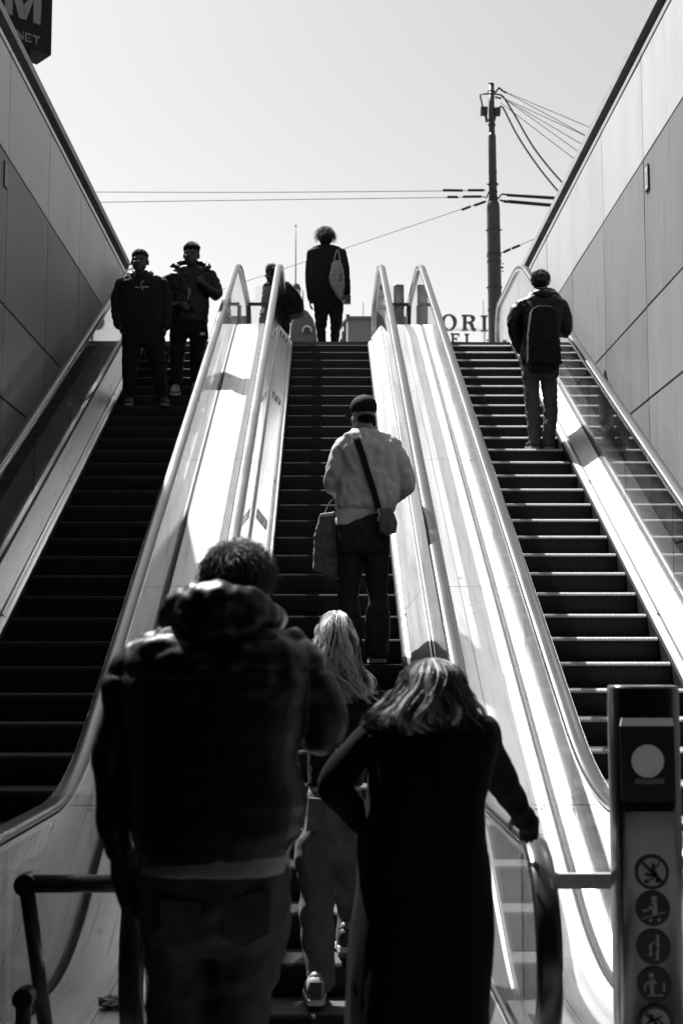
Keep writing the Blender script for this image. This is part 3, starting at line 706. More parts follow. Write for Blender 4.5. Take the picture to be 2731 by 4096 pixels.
fp = MB(); fp.tube([(lx - 2 * s2, ly, tz(1140)), (lx - 2 * s2, ly, tz(905))], [2.6 * s2, 1.4 * s2], 8); fo = fp.build('flagpole', 'pole_paint', tw, smooth=True)
MB().tube([(lx - 2 * s2, ly, tz(906)), (lx - 2 * s2, ly, tz(899))], 3 * s2, 8).build('knob', 'pole_paint', tw)
ch = atY(1271, 1345, TY + .3); MB().box((ch.x - 4 * ts, TY - .4, STREET), (ch.x + 6 * ts, TY + 1.2, atY(1271, 1230, TY).z)).build('gable_post', 'plaster', tw)
# flat roofed block
FY = 70.0
fb = empty('flat_block', (atY(1425, 1372, FY).x, FY + 3, STREET), 'grey flat roofed block right of the curly haired man', 'building')
f0, f1 = atY(1388, 1425, FY), atY(1490, 1277, FY)
MB().box((f0.x, FY, STREET), (f1.x + 2, FY + 6, f1.z)).build('front_wall', 'brick_dark', fb)
side = [atY(1358, 1425, FY + 7), atY(1387.5, 1425, FY - .02), atY(1387.5, 1288, FY - .02), atY(1358, 1313, FY + 7)]
side[0].z = side[1].z = STREET
m = MB(); m.poly(side, (.3, .1, 0)); m.build('side_wall', 'plaster', fb)
for k in range(4):
    u = (k + .5) / 4; a = side[0].lerp(side[1], u); zt_ = atY(1372, 1322, FY + 3).z
    MB().box((a.x - .12, a.y - .25, zt_ - 1.2), (a.x + .05, a.y + .25, zt_ - .2)).build('window', 'black_metal', fb)
m = MB(); m.poly([atY(1352, 1308, FY + 7), atY(1384, 1279, FY - .3), atY(1384, 1271, FY - .3), atY(1352, 1301, FY + 7)], (.4, .2, 0)); m.build('side_cornice', 'slate', fb)
MB().box((atY(1384.5, 1280, FY).x, FY - .3, atY(1384, 1279.5, FY).z), (f1.x + 2, FY + 6, atY(1384, 1270, FY).z)).build('roof_edge', 'slate', fb)
v = atY(1391, 1264, FY + 2); MB().box((v.x - .09, FY + 2, atY(1391, 1272, FY + 2).z), (v.x + .09, FY + 2.3, atY(1391, 1257, FY + 2).z)).build('roof_vent', 'black_metal', fb)
for px, py in ((1452, 1207), (1932, 1203)):
    yy = FY + 3; p = atY(px, py, yy)
    o = MB().tube([(p.x, yy, STREET), (p.x, yy, p.z)], .018, 6).build('antenna_mast', 'pole_paint', base=(p.x, yy, STREET)); tag(o, 'thin roof mast %s' % ('above the grey flat roofed block' if px < 1800 else 'above the roof letter I, left of the pole'), 'mast')
# street railing and post seen past the left handrail
ry = 30.0
def rp(zx, zy, Y=ry): return atY(380 + zx * .1148, 1180 + zy * .1148, Y)
rr = empty('street_railing', (rp(400, 1640).x, ry, STREET), 'thin street railing with a curved top bar, far left at street level', 'railing')
sr = ry / FPX * .1148
MB().tube([rp(*p) for p in ((160, 1290), (300, 1245), (420, 1212), (540, 1195), (660, 1190))], 17 * sr, 8).build('curved_bar', 'black_metal', rr, smooth=True)
MB().tube([rp(*p) for p in ((160, 1240), (300, 1190), (420, 1155), (540, 1135), (660, 1135))], 8 * sr, 8).build('upper_wire', 'black_metal', rr, smooth=True)
MB().tube([rp(625, 1150), Vector((rp(630, 1640).x, ry, STREET))], 24 * sr, 10).build('post', 'pole_paint', rr, smooth=True)
MB().tube([rp(165, 1240), Vector((rp(180, 1640).x, ry, STREET))], 7 * sr, 8).build('post', 'pole_paint', rr, smooth=True)
MB().tube([rp(325, 900), rp(345, 1200)], 8 * sr, 8).build('stay', 'pole_paint', rr, smooth=True)
MB().tube([rp(250, 1105), rp(335, 1065)], 14 * sr, 8).build('cross_bar', 'pole_paint', rr, smooth=True)
MB().tube([rp(180, 1230), rp(290, 960)], 16 * sr, 8).build('brace', 'pole_paint', rr, smooth=True)
# ------------------------------------------------------------------ people
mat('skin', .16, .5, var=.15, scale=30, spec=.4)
mat('skin_shaded', .035, .5, var=.15, scale=30, spec=.3)  # skin of the backlit figures, their shade put into the colour
mat('cloth_black', .006, .85, var=.3, scale=30, bump=.15, bscale=60, spec=.25)
mat('cloth_coat', .004, .95, var=.3, scale=60, bump=.3, bscale=150, spec=.1)
mat('puffer', .004, .46, var=.3, scale=20, bump=.15, bscale=35, spec=.3)
mat('denim_front', .075, .9, var=.45, scale=10, bump=.3, bscale=120, spec=.1)
mat('nylon', .004, .5, var=.3, scale=20, bump=.25, bscale=30, spec=.25)
mat('denim_dark', .034, .9, var=.4, scale=14, bump=.3, bscale=120, spec=.1)
mat('denim_grey', .10, .9, var=.35, scale=10, bump=.3, bscale=120, spec=.1)
mat('denim_girl', .13, .9, var=.35, scale=8, bump=.3, bscale=140, spec=.1)
mat('sweat_grey', .46, .95, var=.10, scale=25, bump=.15, bscale=120, spec=.1)
mat('tee_white', .55, .9, var=.08, scale=25, spec=.1)
mat('tee_pale', .30, .9, var=.08, scale=25, spec=.1)
mat('bag_grey', .10, .7, var=.3, scale=10, bump=.3, bscale=25)
mat('tote_pale', .24, .8, var=.2, scale=12, bump=.3, bscale=30)
mat('shoe_dark', .02, .6, var=.3, scale=20)
mat('shoe_grey', .22, .6, var=.3, scale=20)
mat('sole_white', .6, .6, var=.1, scale=20)
mat('hair_dark', .012, .35, spec=.6, var=.4, scale=60)
mat('hair_base', .008, .9, spec=.08, var=.4, scale=60)
mat('hair_brown', .04, .38, spec=.6, var=.6, scale=60)
mat('hair_glint', .42, .40, spec=.5, var=.5, scale=60)  # bright strands: sun highlights put into the hair colour
mat('hair_blond_dark', .16, .42, spec=.5, var=.4, scale=60)
mat('hair_blond_glint', .75, .42, spec=.5, var=.35, scale=60)  # fair hair, with sun highlights put into these brighter strands
mat('ribbon', .5, .5)
mat('ribbon_dark', .01, .6)
mat('eye', .01, .2)
mat('print', .45, .8)

def remesh(parts, name, voxel, smooth=3, disp=None, mats=('cloth_black',), parent=None, face_mat=None):
    """fuse a soup of closed shapes (an MB) into one continuous surface"""
    me = bpy.data.meshes.new(name + '_soup'); me.from_pydata([tuple(v) for v in parts.v], [], parts.f)
    bm = bmesh.new(); bm.from_mesh(me); bmesh.ops.recalc_face_normals(bm, faces=bm.faces); bm.to_mesh(me); bm.free()
    o = bpy.data.objects.new(name + '_tmp', me); COL.objects.link(o)
    r = o.modifiers.new('r', 'REMESH'); r.mode = 'VOXEL'; r.voxel_size = voxel; r.use_smooth_shade = True
    if smooth: s_ = o.modifiers.new('s', 'SMOOTH'); s_.iterations = smooth; s_.factor = .5
    dg = bpy.context.evaluated_depsgraph_get(); dg.update()
    out = bpy.data.meshes.new_from_object(o.evaluated_get(dg)); bpy.data.objects.remove(o); bpy.data.meshes.remove(me)
    out.name = name
    off = wloc(parent) if parent is not None else Vector((0, 0, 0))
    co = [v.co.copy() for v in out.vertices]; nr = [v.normal.copy() for v in out.vertices]
    for v, c, n in zip(out.vertices, co, nr):
        d = disp(c, n) if disp else 0.
        v.co = c + n * d - off
    out.materials.clear()
    for m_ in mats: out.materials.append(M[m_])
    for p in out.polygons:
        p.use_smooth = True; p.material_index = 0
    if face_mat:
        for p in out.polygons: p.material_index = face_mat(p.center + off)
    out.update()
    return link_mesh(name, out, parent)

def fold(amp, sc=9., seed=0., zs=1.):
    def f(c, n):
        p = Vector((c.x * sc + seed, c.y * sc, c.z * sc * zs)); a = noise.noise(p); b = noise.noise(p * 2.3 + Vector((5, 1, 3)))
        return amp * ((1 - 2 * abs(a)) * .6 + b * .5)
    return f
def baffle(amp, pitch, fo):
    g = fold(fo, 14, 3.)
    def f(c, n):
        k = max(0., min(1., (c.z - 1.50) / .12)); k = .16 + .84 * k * k * (3 - 2 * k)
        w = (c.z + .02 * noise.noise(c * 4)) / pitch; t = abs(math.sin(math.pi * w)); return k * (amp * (t ** .6 - .5) + g(c, n))
    return f

def blob(m, c, rx, ry, rz, n=14, k=9, fwd=None):
    """ellipsoid, long axes optionally turned about z by fwd angle"""
    ca, sa = (math.cos(fwd), math.sin(fwd)) if fwd else (1, 0); rings = []
    for i in range(k + 1):
        a = math.pi * (i / k) * .998 + .001; r = math.sin(a); z = -math.cos(a)
        ring = []
        for j in range(n):
            t = 2 * math.pi * j / n; x, y = rx * r * math.cos(t), ry * r * math.sin(t)
            ring.append((c[0] + ca * x - sa * y, c[1] + sa * x + ca * y, c[2] + rz * z))
        rings.append(ring)
    m.loft(rings)
def limb(m, pts, n=12):
    """pts: (Vector, radius); rounded ends"""
    P_ = [Vector(p[0]) for p in pts]; r_ = [p[1] for p in pts]
    # smooth resample
    path, rad = [], []
    k = len(P_)
    for i in range(k - 1):
        a, b, c, d = P_[max(i - 1, 0)], P_[i], P_[i + 1], P_[min(i + 2, k - 1)]
        for j in range(5):
            t = j / 5; path.append(.5 * ((2 * b) + (c - a) * t + (2 * a - 5 * b + 4 * c - d) * t * t + (3 * b - a - 3 * c + d) * t ** 3))
            rad.append(r_[i] + (r_[i + 1] - r_[i]) * (t * t * (3 - 2 * t)))
    path.append(P_[-1]); rad.append(r_[-1])
    t0 = (path[0] - path[1]).normalized(); t1 = (path[-1] - path[-2]).normalized()
    pre = [(path[0] + t0 * rad[0] * s, rad[0] * math.sqrt(max(0, 1 - s * s)) + .0005) for s in (.95, .7, .4)]
    post = [(path[-1] + t1 * rad[-1] * s, rad[-1] * math.sqrt(max(0, 1 - s * s)) + .0005) for s in (.4, .7, .95)]
    m.tube([p for p, _ in pre] + path + [p for p, _ in post], [r for _, r in pre] + rad + [r for _, r in post], n)
def rings(m, rs, n=28, ex=2.6):
    """rs: (center Vector, half width, half depth) stacked cross sections"""
    out = []
    def ring(c, a, b):
        q = []
        for j in range(n):
            t = 2 * math.pi * j / n; ct, st = math.cos(t), math.sin(t)
            q.append((c[0] + a * math.copysign(abs(ct) ** (2 / ex), ct), c[1] + b * math.copysign(abs(st) ** (2 / ex), st), c[2]))
        return q
    k = len(rs)
    for i in range(k - 1):
        c0, a0, b0 = rs[i]; c1, a1, b1 = rs[i + 1]
        for j in range(4):
            t = j / 4; u = t * t * (3 - 2 * t) * .5 + t * .5
            out.append(ring(Vector(c0).lerp(Vector(c1), t), a0 + (a1 - a0) * u, b0 + (b1 - b0) * u))
    out.append(ring(*rs[-1])); m.loft(out)
def hand(m, wrist, d, palm, side, s=1., curl=.35, closed=False):
    """palm and five fingers; d: direction of the fingers, palm: direction the palm faces, side: direction of the thumb"""
    w = Vector(wrist); d = Vector(d).normalized(); pn = Vector(palm); pn = (pn - d * pn.dot(d)).normalized(); sd = d.cross(pn).normalized()
    if sd.dot(Vector(side)) < 0: sd = -sd
    for f in (-.026, -.009, .009, .026):
        limb(m, [(w + sd * f * .6 * s, .014 * s), (w + d * .045 * s + sd * f * s, .014 * s), (w + d * .085 * s + sd * f * s, .011 * s)], 8)
    for i, (f, L) in enumerate(((-.030, .060), (-.010, .074), (.010, .082), (.030, .072))):
        b = w + d * .086 * s + sd * f * s; c = 1.35 if closed else curl + .06 * (3 - i)
        a1, a2, a3 = c * .7, c * 1.7, c * 2.3
        def dr(a): return d * math.cos(a) + pn * math.sin(a)
        p1 = b + dr(a1) * L * .45 * s; p2 = p1 + dr(a2) * L * .32 * s; p3 = p2 + dr(a3) * L * .25 * s
        limb(m, [(b - d * .01 * s, .0095 * s), (p1, .009 * s), (p2, .0082 * s), (p3, .0072 * s)], 8)
    t0 = w + d * .02 * s + sd * .026 * s; t1 = w + d * .048 * s + sd * .050 * s + pn * .012 * s; t2 = w + d * .078 * s + sd * (.056 - (.03 if closed else 0)) * s + pn * .026 * s
    limb(m, [(w + sd * .01 * s, .014 * s), (t0, .013 * s), (t1, .0105 * s), (t2, .0088 * s)], 8)
def head(m, c, h, face, tilt=0., wide=1.):
    """c: centre of the skull, h: head height, face: yaw (radians, 0 = +Y)"""
    f = Vector((math.sin(face), math.cos(face), 0)); s_ = Vector((f.y, -f.x, 0)); up = Vector((0, 0, 1))
    c = Vector(c); fw_ = (-face)
    blob(m, c + f * -.010 + up * .12 * h, .335 * h * wide, .395 * h, .375 * h, 18, 12, fw_)
    blob(m, c + f * .045 * h / .23 * .6 + up * -.16 * h, .285 * h * wide, .30 * h, .30 * h, 16, 10, fw_)
    blob(m, c + f * .25 * h + up * -.37 * h, .15 * h, .12 * h, .12 * h, 12, 8, fw_)
    limb(m, [(c + f * .385 * h + up * .06 * h, .030 * h), (c + f * .445 * h + up * -.06 * h, .042 * h), (c + f * .48 * h + up * -.13 * h, .058 * h)], 8)
    for sgn in (-1, 1):
        blob(m, c + s_ * sgn * .14 * h + f * .335 * h + up * .085 * h, .10 * h, .05 * h, .035 * h, 10, 6, fw_)      # brow
        blob(m, c + s_ * sgn * .335 * h * wide + f * -.03 * h + up * -.03 * h, .038 * h, .085 * h, .13 * h, 10, 8, fw_)  # ear
        blob(m, c + s_ * sgn * .18 * h + f * .30 * h + up * -.10 * h, .085 * h, .07 * h, .07 * h, 10, 6, fw_)        # cheek
    limb(m, [(c + f * .365 * h + s_ * -.09 * h + up * -.245 * h, .025 * h), (c + f * .40 * h + up * -.24 * h, .032 * h), (c + f * .365 * h + s_ * .09 * h + up * -.245 * h, .025 * h)], 8)
    limb(m, [(c + f * .37 * h + s_ * -.07 * h + up * -.285 * h, .025 * h), (c + f * .395 * h + up * -.29 * h, .034 * h), (c + f * .37 * h + s_ * .07 * h + up * -.285 * h, .025 * h)], 8)
def face_bits(root_body, c, h, face):
    f = Vector((math.sin(face), math.cos(face), 0)); s_ = Vector((f.y, -f.x, 0)); up = Vector((0, 0, 1)); c = Vector(c)
    for sgn in (-1, 1):
        m = MB(); blob(m, c + s_ * sgn * .145 * h + f * .345 * h + up * .03 * h, .034 * h, .030 * h, .018 * h, 10, 8, -face); m.build('eye', 'eye', root_body, smooth=True)
def strands(lines, name, material, parent, r=.0016, n=3):
    m = MB()
    for L in lines:
        k = len(L); rr = L_r = [r * (1 - .65 * (i / (k - 1)) ** 2) for i in range(k)]
        m.tube(L, rr, n, caps=False)
    o = m.build(name, material, parent, smooth=True, fix=False); return o
def shoe(m, heel, toe, w=.045, h=.075, ground=None):
    heel, toe = Vector(heel), Vector(toe); d = (toe - heel); L = d.length; d.normalize(); s_ = Vector((d.y, -d.x, 0)).normalized(); up = s_.cross(d)
    if up.z < 0: up = -up
    rs = []
    for t, ww, hh in ((0., .55, .75), (.06, .78, 1.0), (.25, .80, 1.05), (.42, .82, .88), (.6, .98, .66), (.8, 1.0, .5), (.93, .78, .42), (1., .35, .28)):
        c = heel + d * L * t; ring = []
        for j in range(14):
            a = 2 * math.pi * j / 14; x, z = math.cos(a), math.sin(a)
            zz_ = max(z, -.55); ring.append(c + s_ * (w * ww * math.copysign(abs(x) ** .7, x)) + up * (h * hh * .5 * (1 + zz_ * (1 if zz_ > 0 else 1.8))))
        rs.append(ring)
    m.loft(rs)
def sole(m, heel, toe, w=.047, t=.022):
    heel, toe = Vector(heel), Vector(toe); d = (toe - heel); L = d.length; d.normalize(); s_ = Vector((d.y, -d.x, 0)).normalized(); up = s_.cross(d)
    if up.z < 0: up = -up
    pr = [(-.03, .0), (-.02, .6), (.1, .82), (.4, .84), (.65, 1.04), (.85, .95), (.98, .55), (1.02, 0.)]
    ring = [heel + d * L * a + s_ * w * b for a, b in pr] + [heel + d * L * a - s_ * w * b for a, b in reversed(pr[1:-1])]
    m.loft([[p - up * .001 for p in ring], [p + up * t for p in ring]])

class Person:
    def __init__(s, Y, foot_px, zfoot, label, far=True):
        s.Y = Y; p = atY(foot_px, 2000, Y); s.k = Y / FPX
        s.root = empty('person', (p.x, Y, zfoot), label, 'person'); s.z0 = zfoot; s.vox = .0085 if far else .0075
        s.body = MB(); s.face_info = None
    def P(s, px, py, dy=0.): return atY(px, py, s.Y + dy)
    def torso(s, m, rows, shrink=1., body=True):
        """rows: (py, x left, x right, half depth, dy)"""
        rs = []; rb = []
        for py, xl, xr, b, dy in rows:
            A, B = s.P(xl, py, dy), s.P(xr, py, dy); c = (A + B) / 2; a = abs(B.x - A.x) / 2
            rs.append((c, a, b)); rb.append((c, max(a * .86 - .008, .03), max(b * .86 - .008, .03)))
        rings(m, rs)
        if body: rings(s.body, rb)
    def limb(s, m, pts, body=True, bs=.72):
        L = [(s.P(x, y, dy), r * s.k) for x, y, dy, r in pts]; limb(m, L)
        if body: limb(s.body, [(p, r * bs) for p, r in L])
    def finish_body(s, skin='skin_shaded'):
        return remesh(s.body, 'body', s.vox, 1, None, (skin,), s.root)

def hair_cap(ps, c, h, face, material, vol=1.12, low=-.15, curl=0., n=900, L=.05, seed=1, front=.2, base=True, top=0., smat=None, tousle=.26, sr=.0016):
    """short hair: a base shape over the skull with strands lying along it (or springing out when curly)"""
    rnd = random.Random(seed); c = Vector(c); f = Vector((math.sin(face), math.cos(face), 0)); s_ = Vector((f.y, -f.x, 0)); up = Vector((0, 0, 1))
    if low < .1: k_ = (-.02, .19, .40, .335)
    else: k_ = (-.050, .240, .385, .285)
    m = MB(); blob(m, c + f * k_[0] * h + up * (k_[1] + top * .5) * h, .350 * h * vol, k_[2] * h * vol, (k_[3] + top * .5) * h * vol, 20, 14, -face)
    if low >= .1: blob(m, c + f * -.16 * h + up * .06 * h, .335 * h, .24 * h, .26 * h, 16, 10, -face)
    if low < .1: blob(m, c + f * -.15 * h + up * (low + .14) * h, .28 * h * vol, .25 * h * vol, .22 * h * vol, 16, 10, -face)
    hb = remesh(m, 'hair', .008, 2, fold(.012 if curl else .004, 45, seed), ('hair_base',), ps.root)
    lines = []
    for i in range(n):
        a = rnd.uniform(0, 2 * math.pi); z = rnd.uniform(low * 2.2, 1.)
        r = math.sqrt(max(0, 1 - min(1, abs(z)) ** 2)); nrm = s_ * r * math.cos(a) + f * r * math.sin(a) + up * z
        if math.sin(a) > .2 and z < (.2 + front if low < .1 else .1): continue
        p = c + s_ * nrm.dot(s_) * .352 * h * vol + f * (nrm.dot(f) * k_[2] * h * vol + k_[0] * h) + up * (nrm.z * (k_[3] + .005 + top * .5) * h * vol + (k_[1] + top * .5) * h)
        if curl: dr = (nrm + up * .25 + Vector((rnd.gauss(0, .4), rnd.gauss(0, .4), rnd.gauss(0, .3)))).normalized()
        else:
            cr = up * .6 - f * .5; tn = nrm - cr; tn = tn - nrm * tn.dot(nrm); tn = tn.normalized() if tn.length > 1e-4 else f
            dr = (tn + nrm * .30 + Vector((rnd.gauss(0, tousle), rnd.gauss(0, tousle), rnd.gauss(0, tousle)))).normalized()
        LL = L * rnd.uniform(.5, 1.2); line = []; ph = rnd.uniform(0, 6.28); e1 = dr.orthogonal().normalized(); e2 = dr.cross(e1)
        for j in range(7):
            t = j / 6; q_ = p + dr * LL * t - up * LL * .35 * t * t + nrm * (-.004 - (0 if curl else LL * .25 * t * t))
            if curl: q_ += (e1 * math.cos(ph + t * 9) + e2 * math.sin(ph + t * 9)) * curl * t
            line.append(q_)
        lines.append(line)
    strands(lines, 'strand', smat or material, hb, sr)['kind'] = 'stuff'
    return hb
def shoes(p, items, up='shoe_dark', so='sole_white', w=.045, h=.085):
    for heel, toe in items:
        m = MB(); shoe(m, Vector(heel) + Vector((0, 0, .02)), Vector(toe) + Vector((0, 0, .02)), w, h); s = m.build('shoe', up, p.root, smooth=True)
        m = MB(); sole(m, heel, toe, w * 1.05, .024); m.build('sole', so, s)
        limb(p.body, [(Vector(heel) + Vector((0, 0, .11)) + (Vector(toe) - Vector(heel)) * .18, .03), (Vector(heel) + (Vector(toe) - Vector(heel)) * .35 + Vector((0, 0, .055)), .028), (Vector(heel) + (Vector(toe) - Vector(heel)) * .75 + Vector((0, 0, .045)), .026)])
def slab(p, pts, dy0, dy1, name, material, parent=None, vox=.008, sm=5, amp=.006, puff=0., base=None, extra=None):
    """soft bag: pixel outline at the wearer's distance given a real thickness, then rounded off"""
    m = MB(); A = [p.P(x, y, dy0) for x, y in pts]; m.poly(A, (0, dy1 - dy0, 0))
    if puff:
        c = sum(A, Vector()) / len(A); rx = (max(a.x for a in A) - min(a.x for a in A)) / 2; rz = (max(a.z for a in A) - min(a.z for a in A)) / 2
        blob(m, (c.x, c.y + (dy1 - dy0) / 2, c.z - rz * .1), rx * .8, (dy1 - dy0) / 2 + puff, rz * .75)
    return remesh(m, name, vox, sm, fold(amp, 14, dy0 * 31), (material,), parent)
def strap(p, pts, w, th, name, material, parent):
    """pts: (px, py, dy) centre line; flat band"""
    m = MB(); P_ = [p.P(*q_) for q_ in bez(pts)]; rs = []; n = len(P_)
    for i, c in enumerate(P_):
        t = (P_[min(i + 1, n - 1)] - P_[max(i - 1, 0)]).normalized(); nn = Vector((0, -1, 0)); nn = (nn - t * nn.dot(t)).normalized(); s_ = t.cross(nn)
        a, b = s_ * w * p.k / 2, nn * th
        rs.append([c - a - b, c + a - b, c + a + b, c - a + b])
    m.loft(rs); return m.build(name, material, parent)
def long_hair(p, rows, n, material, r, seed, wave, dyb, spread=1., clump=55, mix=.5):
    """rows: (py, x left, x right, back offset) silhouette of the hair from crown to ends"""
    rnd = random.Random(seed); lines = []; flags = []
    k = len(rows)
    def at_(wave, u, w, t, ph, am):
        f = t * (k - 1); i = min(int(f), k - 2); g = f - i; a, b = rows[i], rows[i + 1]
        py = a[0] + (b[0] - a[0]) * g; xl = a[1] + (b[1] - a[1]) * g; xr_ = a[2] + (b[2] - a[2]) * g; bo = a[3] + (b[3] - a[3]) * g
        x = (xl + xr_) / 2 + u * (xr_ - xl) / 2
        dy = -bo * math.sqrt(max(0, 1 - u * u * .92)) * w + am * .6 * math.cos(ph * 1.3 + t * 7) * p.k
        return p.P(x + am * math.sin(ph + t * wave) * t, py + 0, dyb + dy)
    for c in range(clump):
        u0 = rnd.uniform(-1, 1); w0 = rnd.uniform(.55, 1.0); ph = rnd.uniform(0, 6.28); te = rnd.uniform(.78, 1.0) if rnd.random() < .8 else rnd.uniform(.5, .8)
        am = rnd.uniform(6, 20) * spread; lightc = rnd.random() < mix; wv = wave * rnd.uniform(.8, 1.5); ts = rnd.uniform(0., .08)
        for s in range(n // clump):
            du, dw = rnd.gauss(0, .05), rnd.gauss(0, .05); e = rnd.uniform(-.5, .5); fl = rnd.gauss(0, 1) * (3 if rnd.random() < .8 else 16)
            if rnd.random() < .07: du, dw, fl = rnd.gauss(0, .16), rnd.uniform(.05, .3), rnd.gauss(0, 24)
            L = []
            for j in range(17):
                t = ts + (te + e * .05 - ts) * j / 16; t = min(1., t)
                L.append(at_(wv, max(-1, min(1, u0 + du * (1 - .6 * t))), w0 + dw, t, ph + e * .2, am + fl * t))
            lines.append(L); flags.append(lightc)
    a = [L for i_, L in enumerate(lines) if flags[i_]]; b = [L for i_, L in enumerate(lines) if not flags[i_]]
    o = strands(a, 'hair', material[0], p.root, r); o['kind'] = 'stuff'
    o = strands(b, 'hair', material[1], p.root, r); o['kind'] = 'stuff'

# ---- man in puffer jacket, foreground left
p = Person(3.5, 830, 0, 'tall man in a black puffer jacket with a hood, seen from behind, foreground left', far=False)
m = MB(); p.torso(m, [(2490, 800, 1010, .09, 0), (2520, 650, 1115, .11, 0), (2575, 545, 1205, .135, 0), (2680, 505, 1240, .155, 0), (2830, 500, 1225, .165, 0), (3030, 520, 1190, .17, 0), (3200, 522, 1232, .17, 0), (3320, 530, 1215, .17, 0), (3400, 545, 1160, .165, 0), (3445, 590, 1110, .155, 0)])
p.limb(m, [(600, 2610, 0, 78), (500, 2730, 0, 80), (480, 2880, .02, 72), (440, 3010, .04, 76), (450, 3150, .05, 66), (452, 3290, .05, 68), (480, 3400, .06, 56)])
p.limb(m, [(1170, 2600, 0, 78), (1240, 2720, 0, 76), (1308, 2860, .02, 84), (1292, 2945, .06, 78), (1230, 2930, .2, 62), (1180, 2900, .3, 52)])
jk = remesh(m, 'puffer_jacket', .009, 3, baffle(.013, .085, .012), ('puffer',), p.root)
m = MB(); limb(m, [(p.P(x, y, d), r * p.k) for x, y, d, r in ((690, 2485, .06, 52), (730, 2440, -.05, 72), (845, 2415, -.12, 84), (970, 2430, -.11, 78), (1060, 2465, -.04, 62), (1095, 2485, .06, 50))])
blob(m, p.P(880, 2480, -.10), .11, .07, .06); remesh(m, 'hood', .008, 2, fold(.012, 16, 2), ('puffer',), jk)
m = MB(); p.torso(m, [(3360, 600, 1150, .155, 0), (3474, 560, 1160, .170, 0)], body=False); remesh(m, 'shirt', .009, 2, fold(.004), ('tee_pale',), p.root)
m = MB(); p.torso(m, [(3400, 570, 1140, .14, 0), (3470, 560, 1152, .145, 0), (3600, 570, 1152, .152, 0), (3700, 580, 1143, .142, 0), (3790, 600, 1122, .10, 0)])
p.limb(m, [(714, 3690, 0, 138), (712, 3800, 0, 126), (714, 3950, 0, 114), (706, 4120, 0, 110), (700, 4500, .02, 98), (700, 5000, 0, 88), (700, 5270, 0, 80)])
p.limb(m, [(990, 3680, 0, 156), (982, 3790, 0, 148), (968, 3900, 0, 136), (945, 4100, 0, 114), (932, 4500, .02, 100), (930, 5000, 0, 90), (926, 5270, 0, 82)])
jn = remesh(m, 'jeans', .009, 8, fold(.016, 9, 4, 1.3), ('denim_front',), p.root)
m = MB()
for pts in ([(905, 3600), (1085, 3560), (1078, 3730), (985, 3790), (890, 3750)], [(640, 3600), (800, 3610), (800, 3760), (720, 3795), (640, 3750)]): m.poly([p.P(x, y, -.158) for x, y in pts], (0, .03, 0))
m.build('back_pockets', 'denim_front', jn)
limb(p.body, [(p.P(955, 2560, .0), .07), (p.P(955, 2420, .01), .06), (p.P(955, 2360, .02), .06)])
hc = p.P(955, 2362, .03); head(p.body, hc, .235, .35)
hand(p.body, p.P(492, 3400, .06), p.P(540, 3600, .05) - p.P(492, 3400, .06), (.5, -.85, 0), (1, .2, 0), 1.2, .3)
hand(p.body, p.P(1180, 2900, .3), (-.8, .5, .2), (0, -.3, -1), (0, 1, .5), 1.05, .8)
shoes(p, [(p.P(700, 5378, -.1), p.P(690, 5378, .2)), (p.P(926, 5378, -.1), p.P(940, 5378, .2))])
p.finish_body(); hair_cap(p, hc, .235, .35, 'hair_dark', 1.07, -.25, .0, 7000, .040, 3, smat='hair_brown', tousle=.5, sr=.0010)

# ---- woman in black coat, foreground right
p = Person(4.1, 1690, 0, 'woman in a long black coat with wavy hair, her hand on the handrail', far=False)
m = MB(); p.torso(m, [(2840, 1620, 1850, .09, 0), (2885, 1500, 1965, .115, 0), (2960, 1478, 1985, .135, 0), (3100, 1482, 1958, .145, 0), (3210, 1474, 1934, .15, 0), (3330, 1440, 1936, .16, 0), (3470, 1430, 1950, .17, 0), (3700, 1408, 1970, .18, 0), (4100, 1380, 1954, .195, 0), (4700, 1372, 1962, .21, 0)])
p.limb(m, [(1525, 2925, 0, 58), (1440, 2990, 0, 62), (1366, 3080, -.02, 64), (1338, 3150, -.02, 61), (1395, 3215, .04, 54), (1452, 3285, .08, 48)])
p.limb(m, [(1935, 2925, 0, 62), (1962, 3020, .1, 62), (2008, 3120, .25, 60), (2058, 3215, .38, 52), (2085, 3262, .44, 46), (2112, 3290, .50, 44)])
remesh(m, 'coat', .0085, 2, fold(.012, 7, 9, .35), ('cloth_coat',), p.root)
wr_ = p.P(2088, 3266, .44); 
hand(p.body, wr_, Vector((XB - .005, 4.66, HR + .03)) - wr_ + Vector((0, .06, 0)), (0, 0, -1), (-1, 0, 0), .95, .55)
hand(p.body, p.P(1452, 3290, .08), (.8, .4, -.3), (0, 1, 0), (0, 0, 1), .9, .5)
for x in (1570, 1780):
    limb(p.body, [(p.P(x, 4500, .0), .06), (p.P(x, 4750, .0), .05), (p.P(x, 4900, .0), .04)])
shoes(p, [(p.P(1570, 4958, -.08), p.P(1565, 4958, .17)), (p.P(1780, 4958, -.08), p.P(1785, 4958, .17))], 'shoe_dark', 'shoe_dark', .04, .08)
limb(p.body, [(p.P(1727, 2900, 0), .06), (p.P(1727, 2800, 0), .05)])
hc = p.P(1727, 2772, .02); head(p.body, hc, .215, 0); p.finish_body()
rows = [(2632, 1705, 1750, .05), (2648, 1655, 1800, .12), (2690, 1618, 1842, .16), (2750, 1588, 1866, .17), (2810, 1530, 1895, .18), (2860, 1470, 1925, .18), (2900, 1470, 1950, .17), (2945, 1500, 1960, .165)]
m = MB(); blob(m, p.P(1727, 2755, .0), .105, .12, .085); rings(m, [(p.P(1727, 2920, -.03), .15, .11), (p.P(1727, 2830, -.02), .12, .12), (p.P(1727, 2760, -.01), .10, .115)])
hb = remesh(m, 'hair_mass', .009, 2, fold(.012, 30, 1, .3), ('hair_base',), p.root)
long_hair(p, rows, 3600, ('hair_glint', 'hair_brown'), .0011, 11, 12, .0, 1.7, 70, .45)

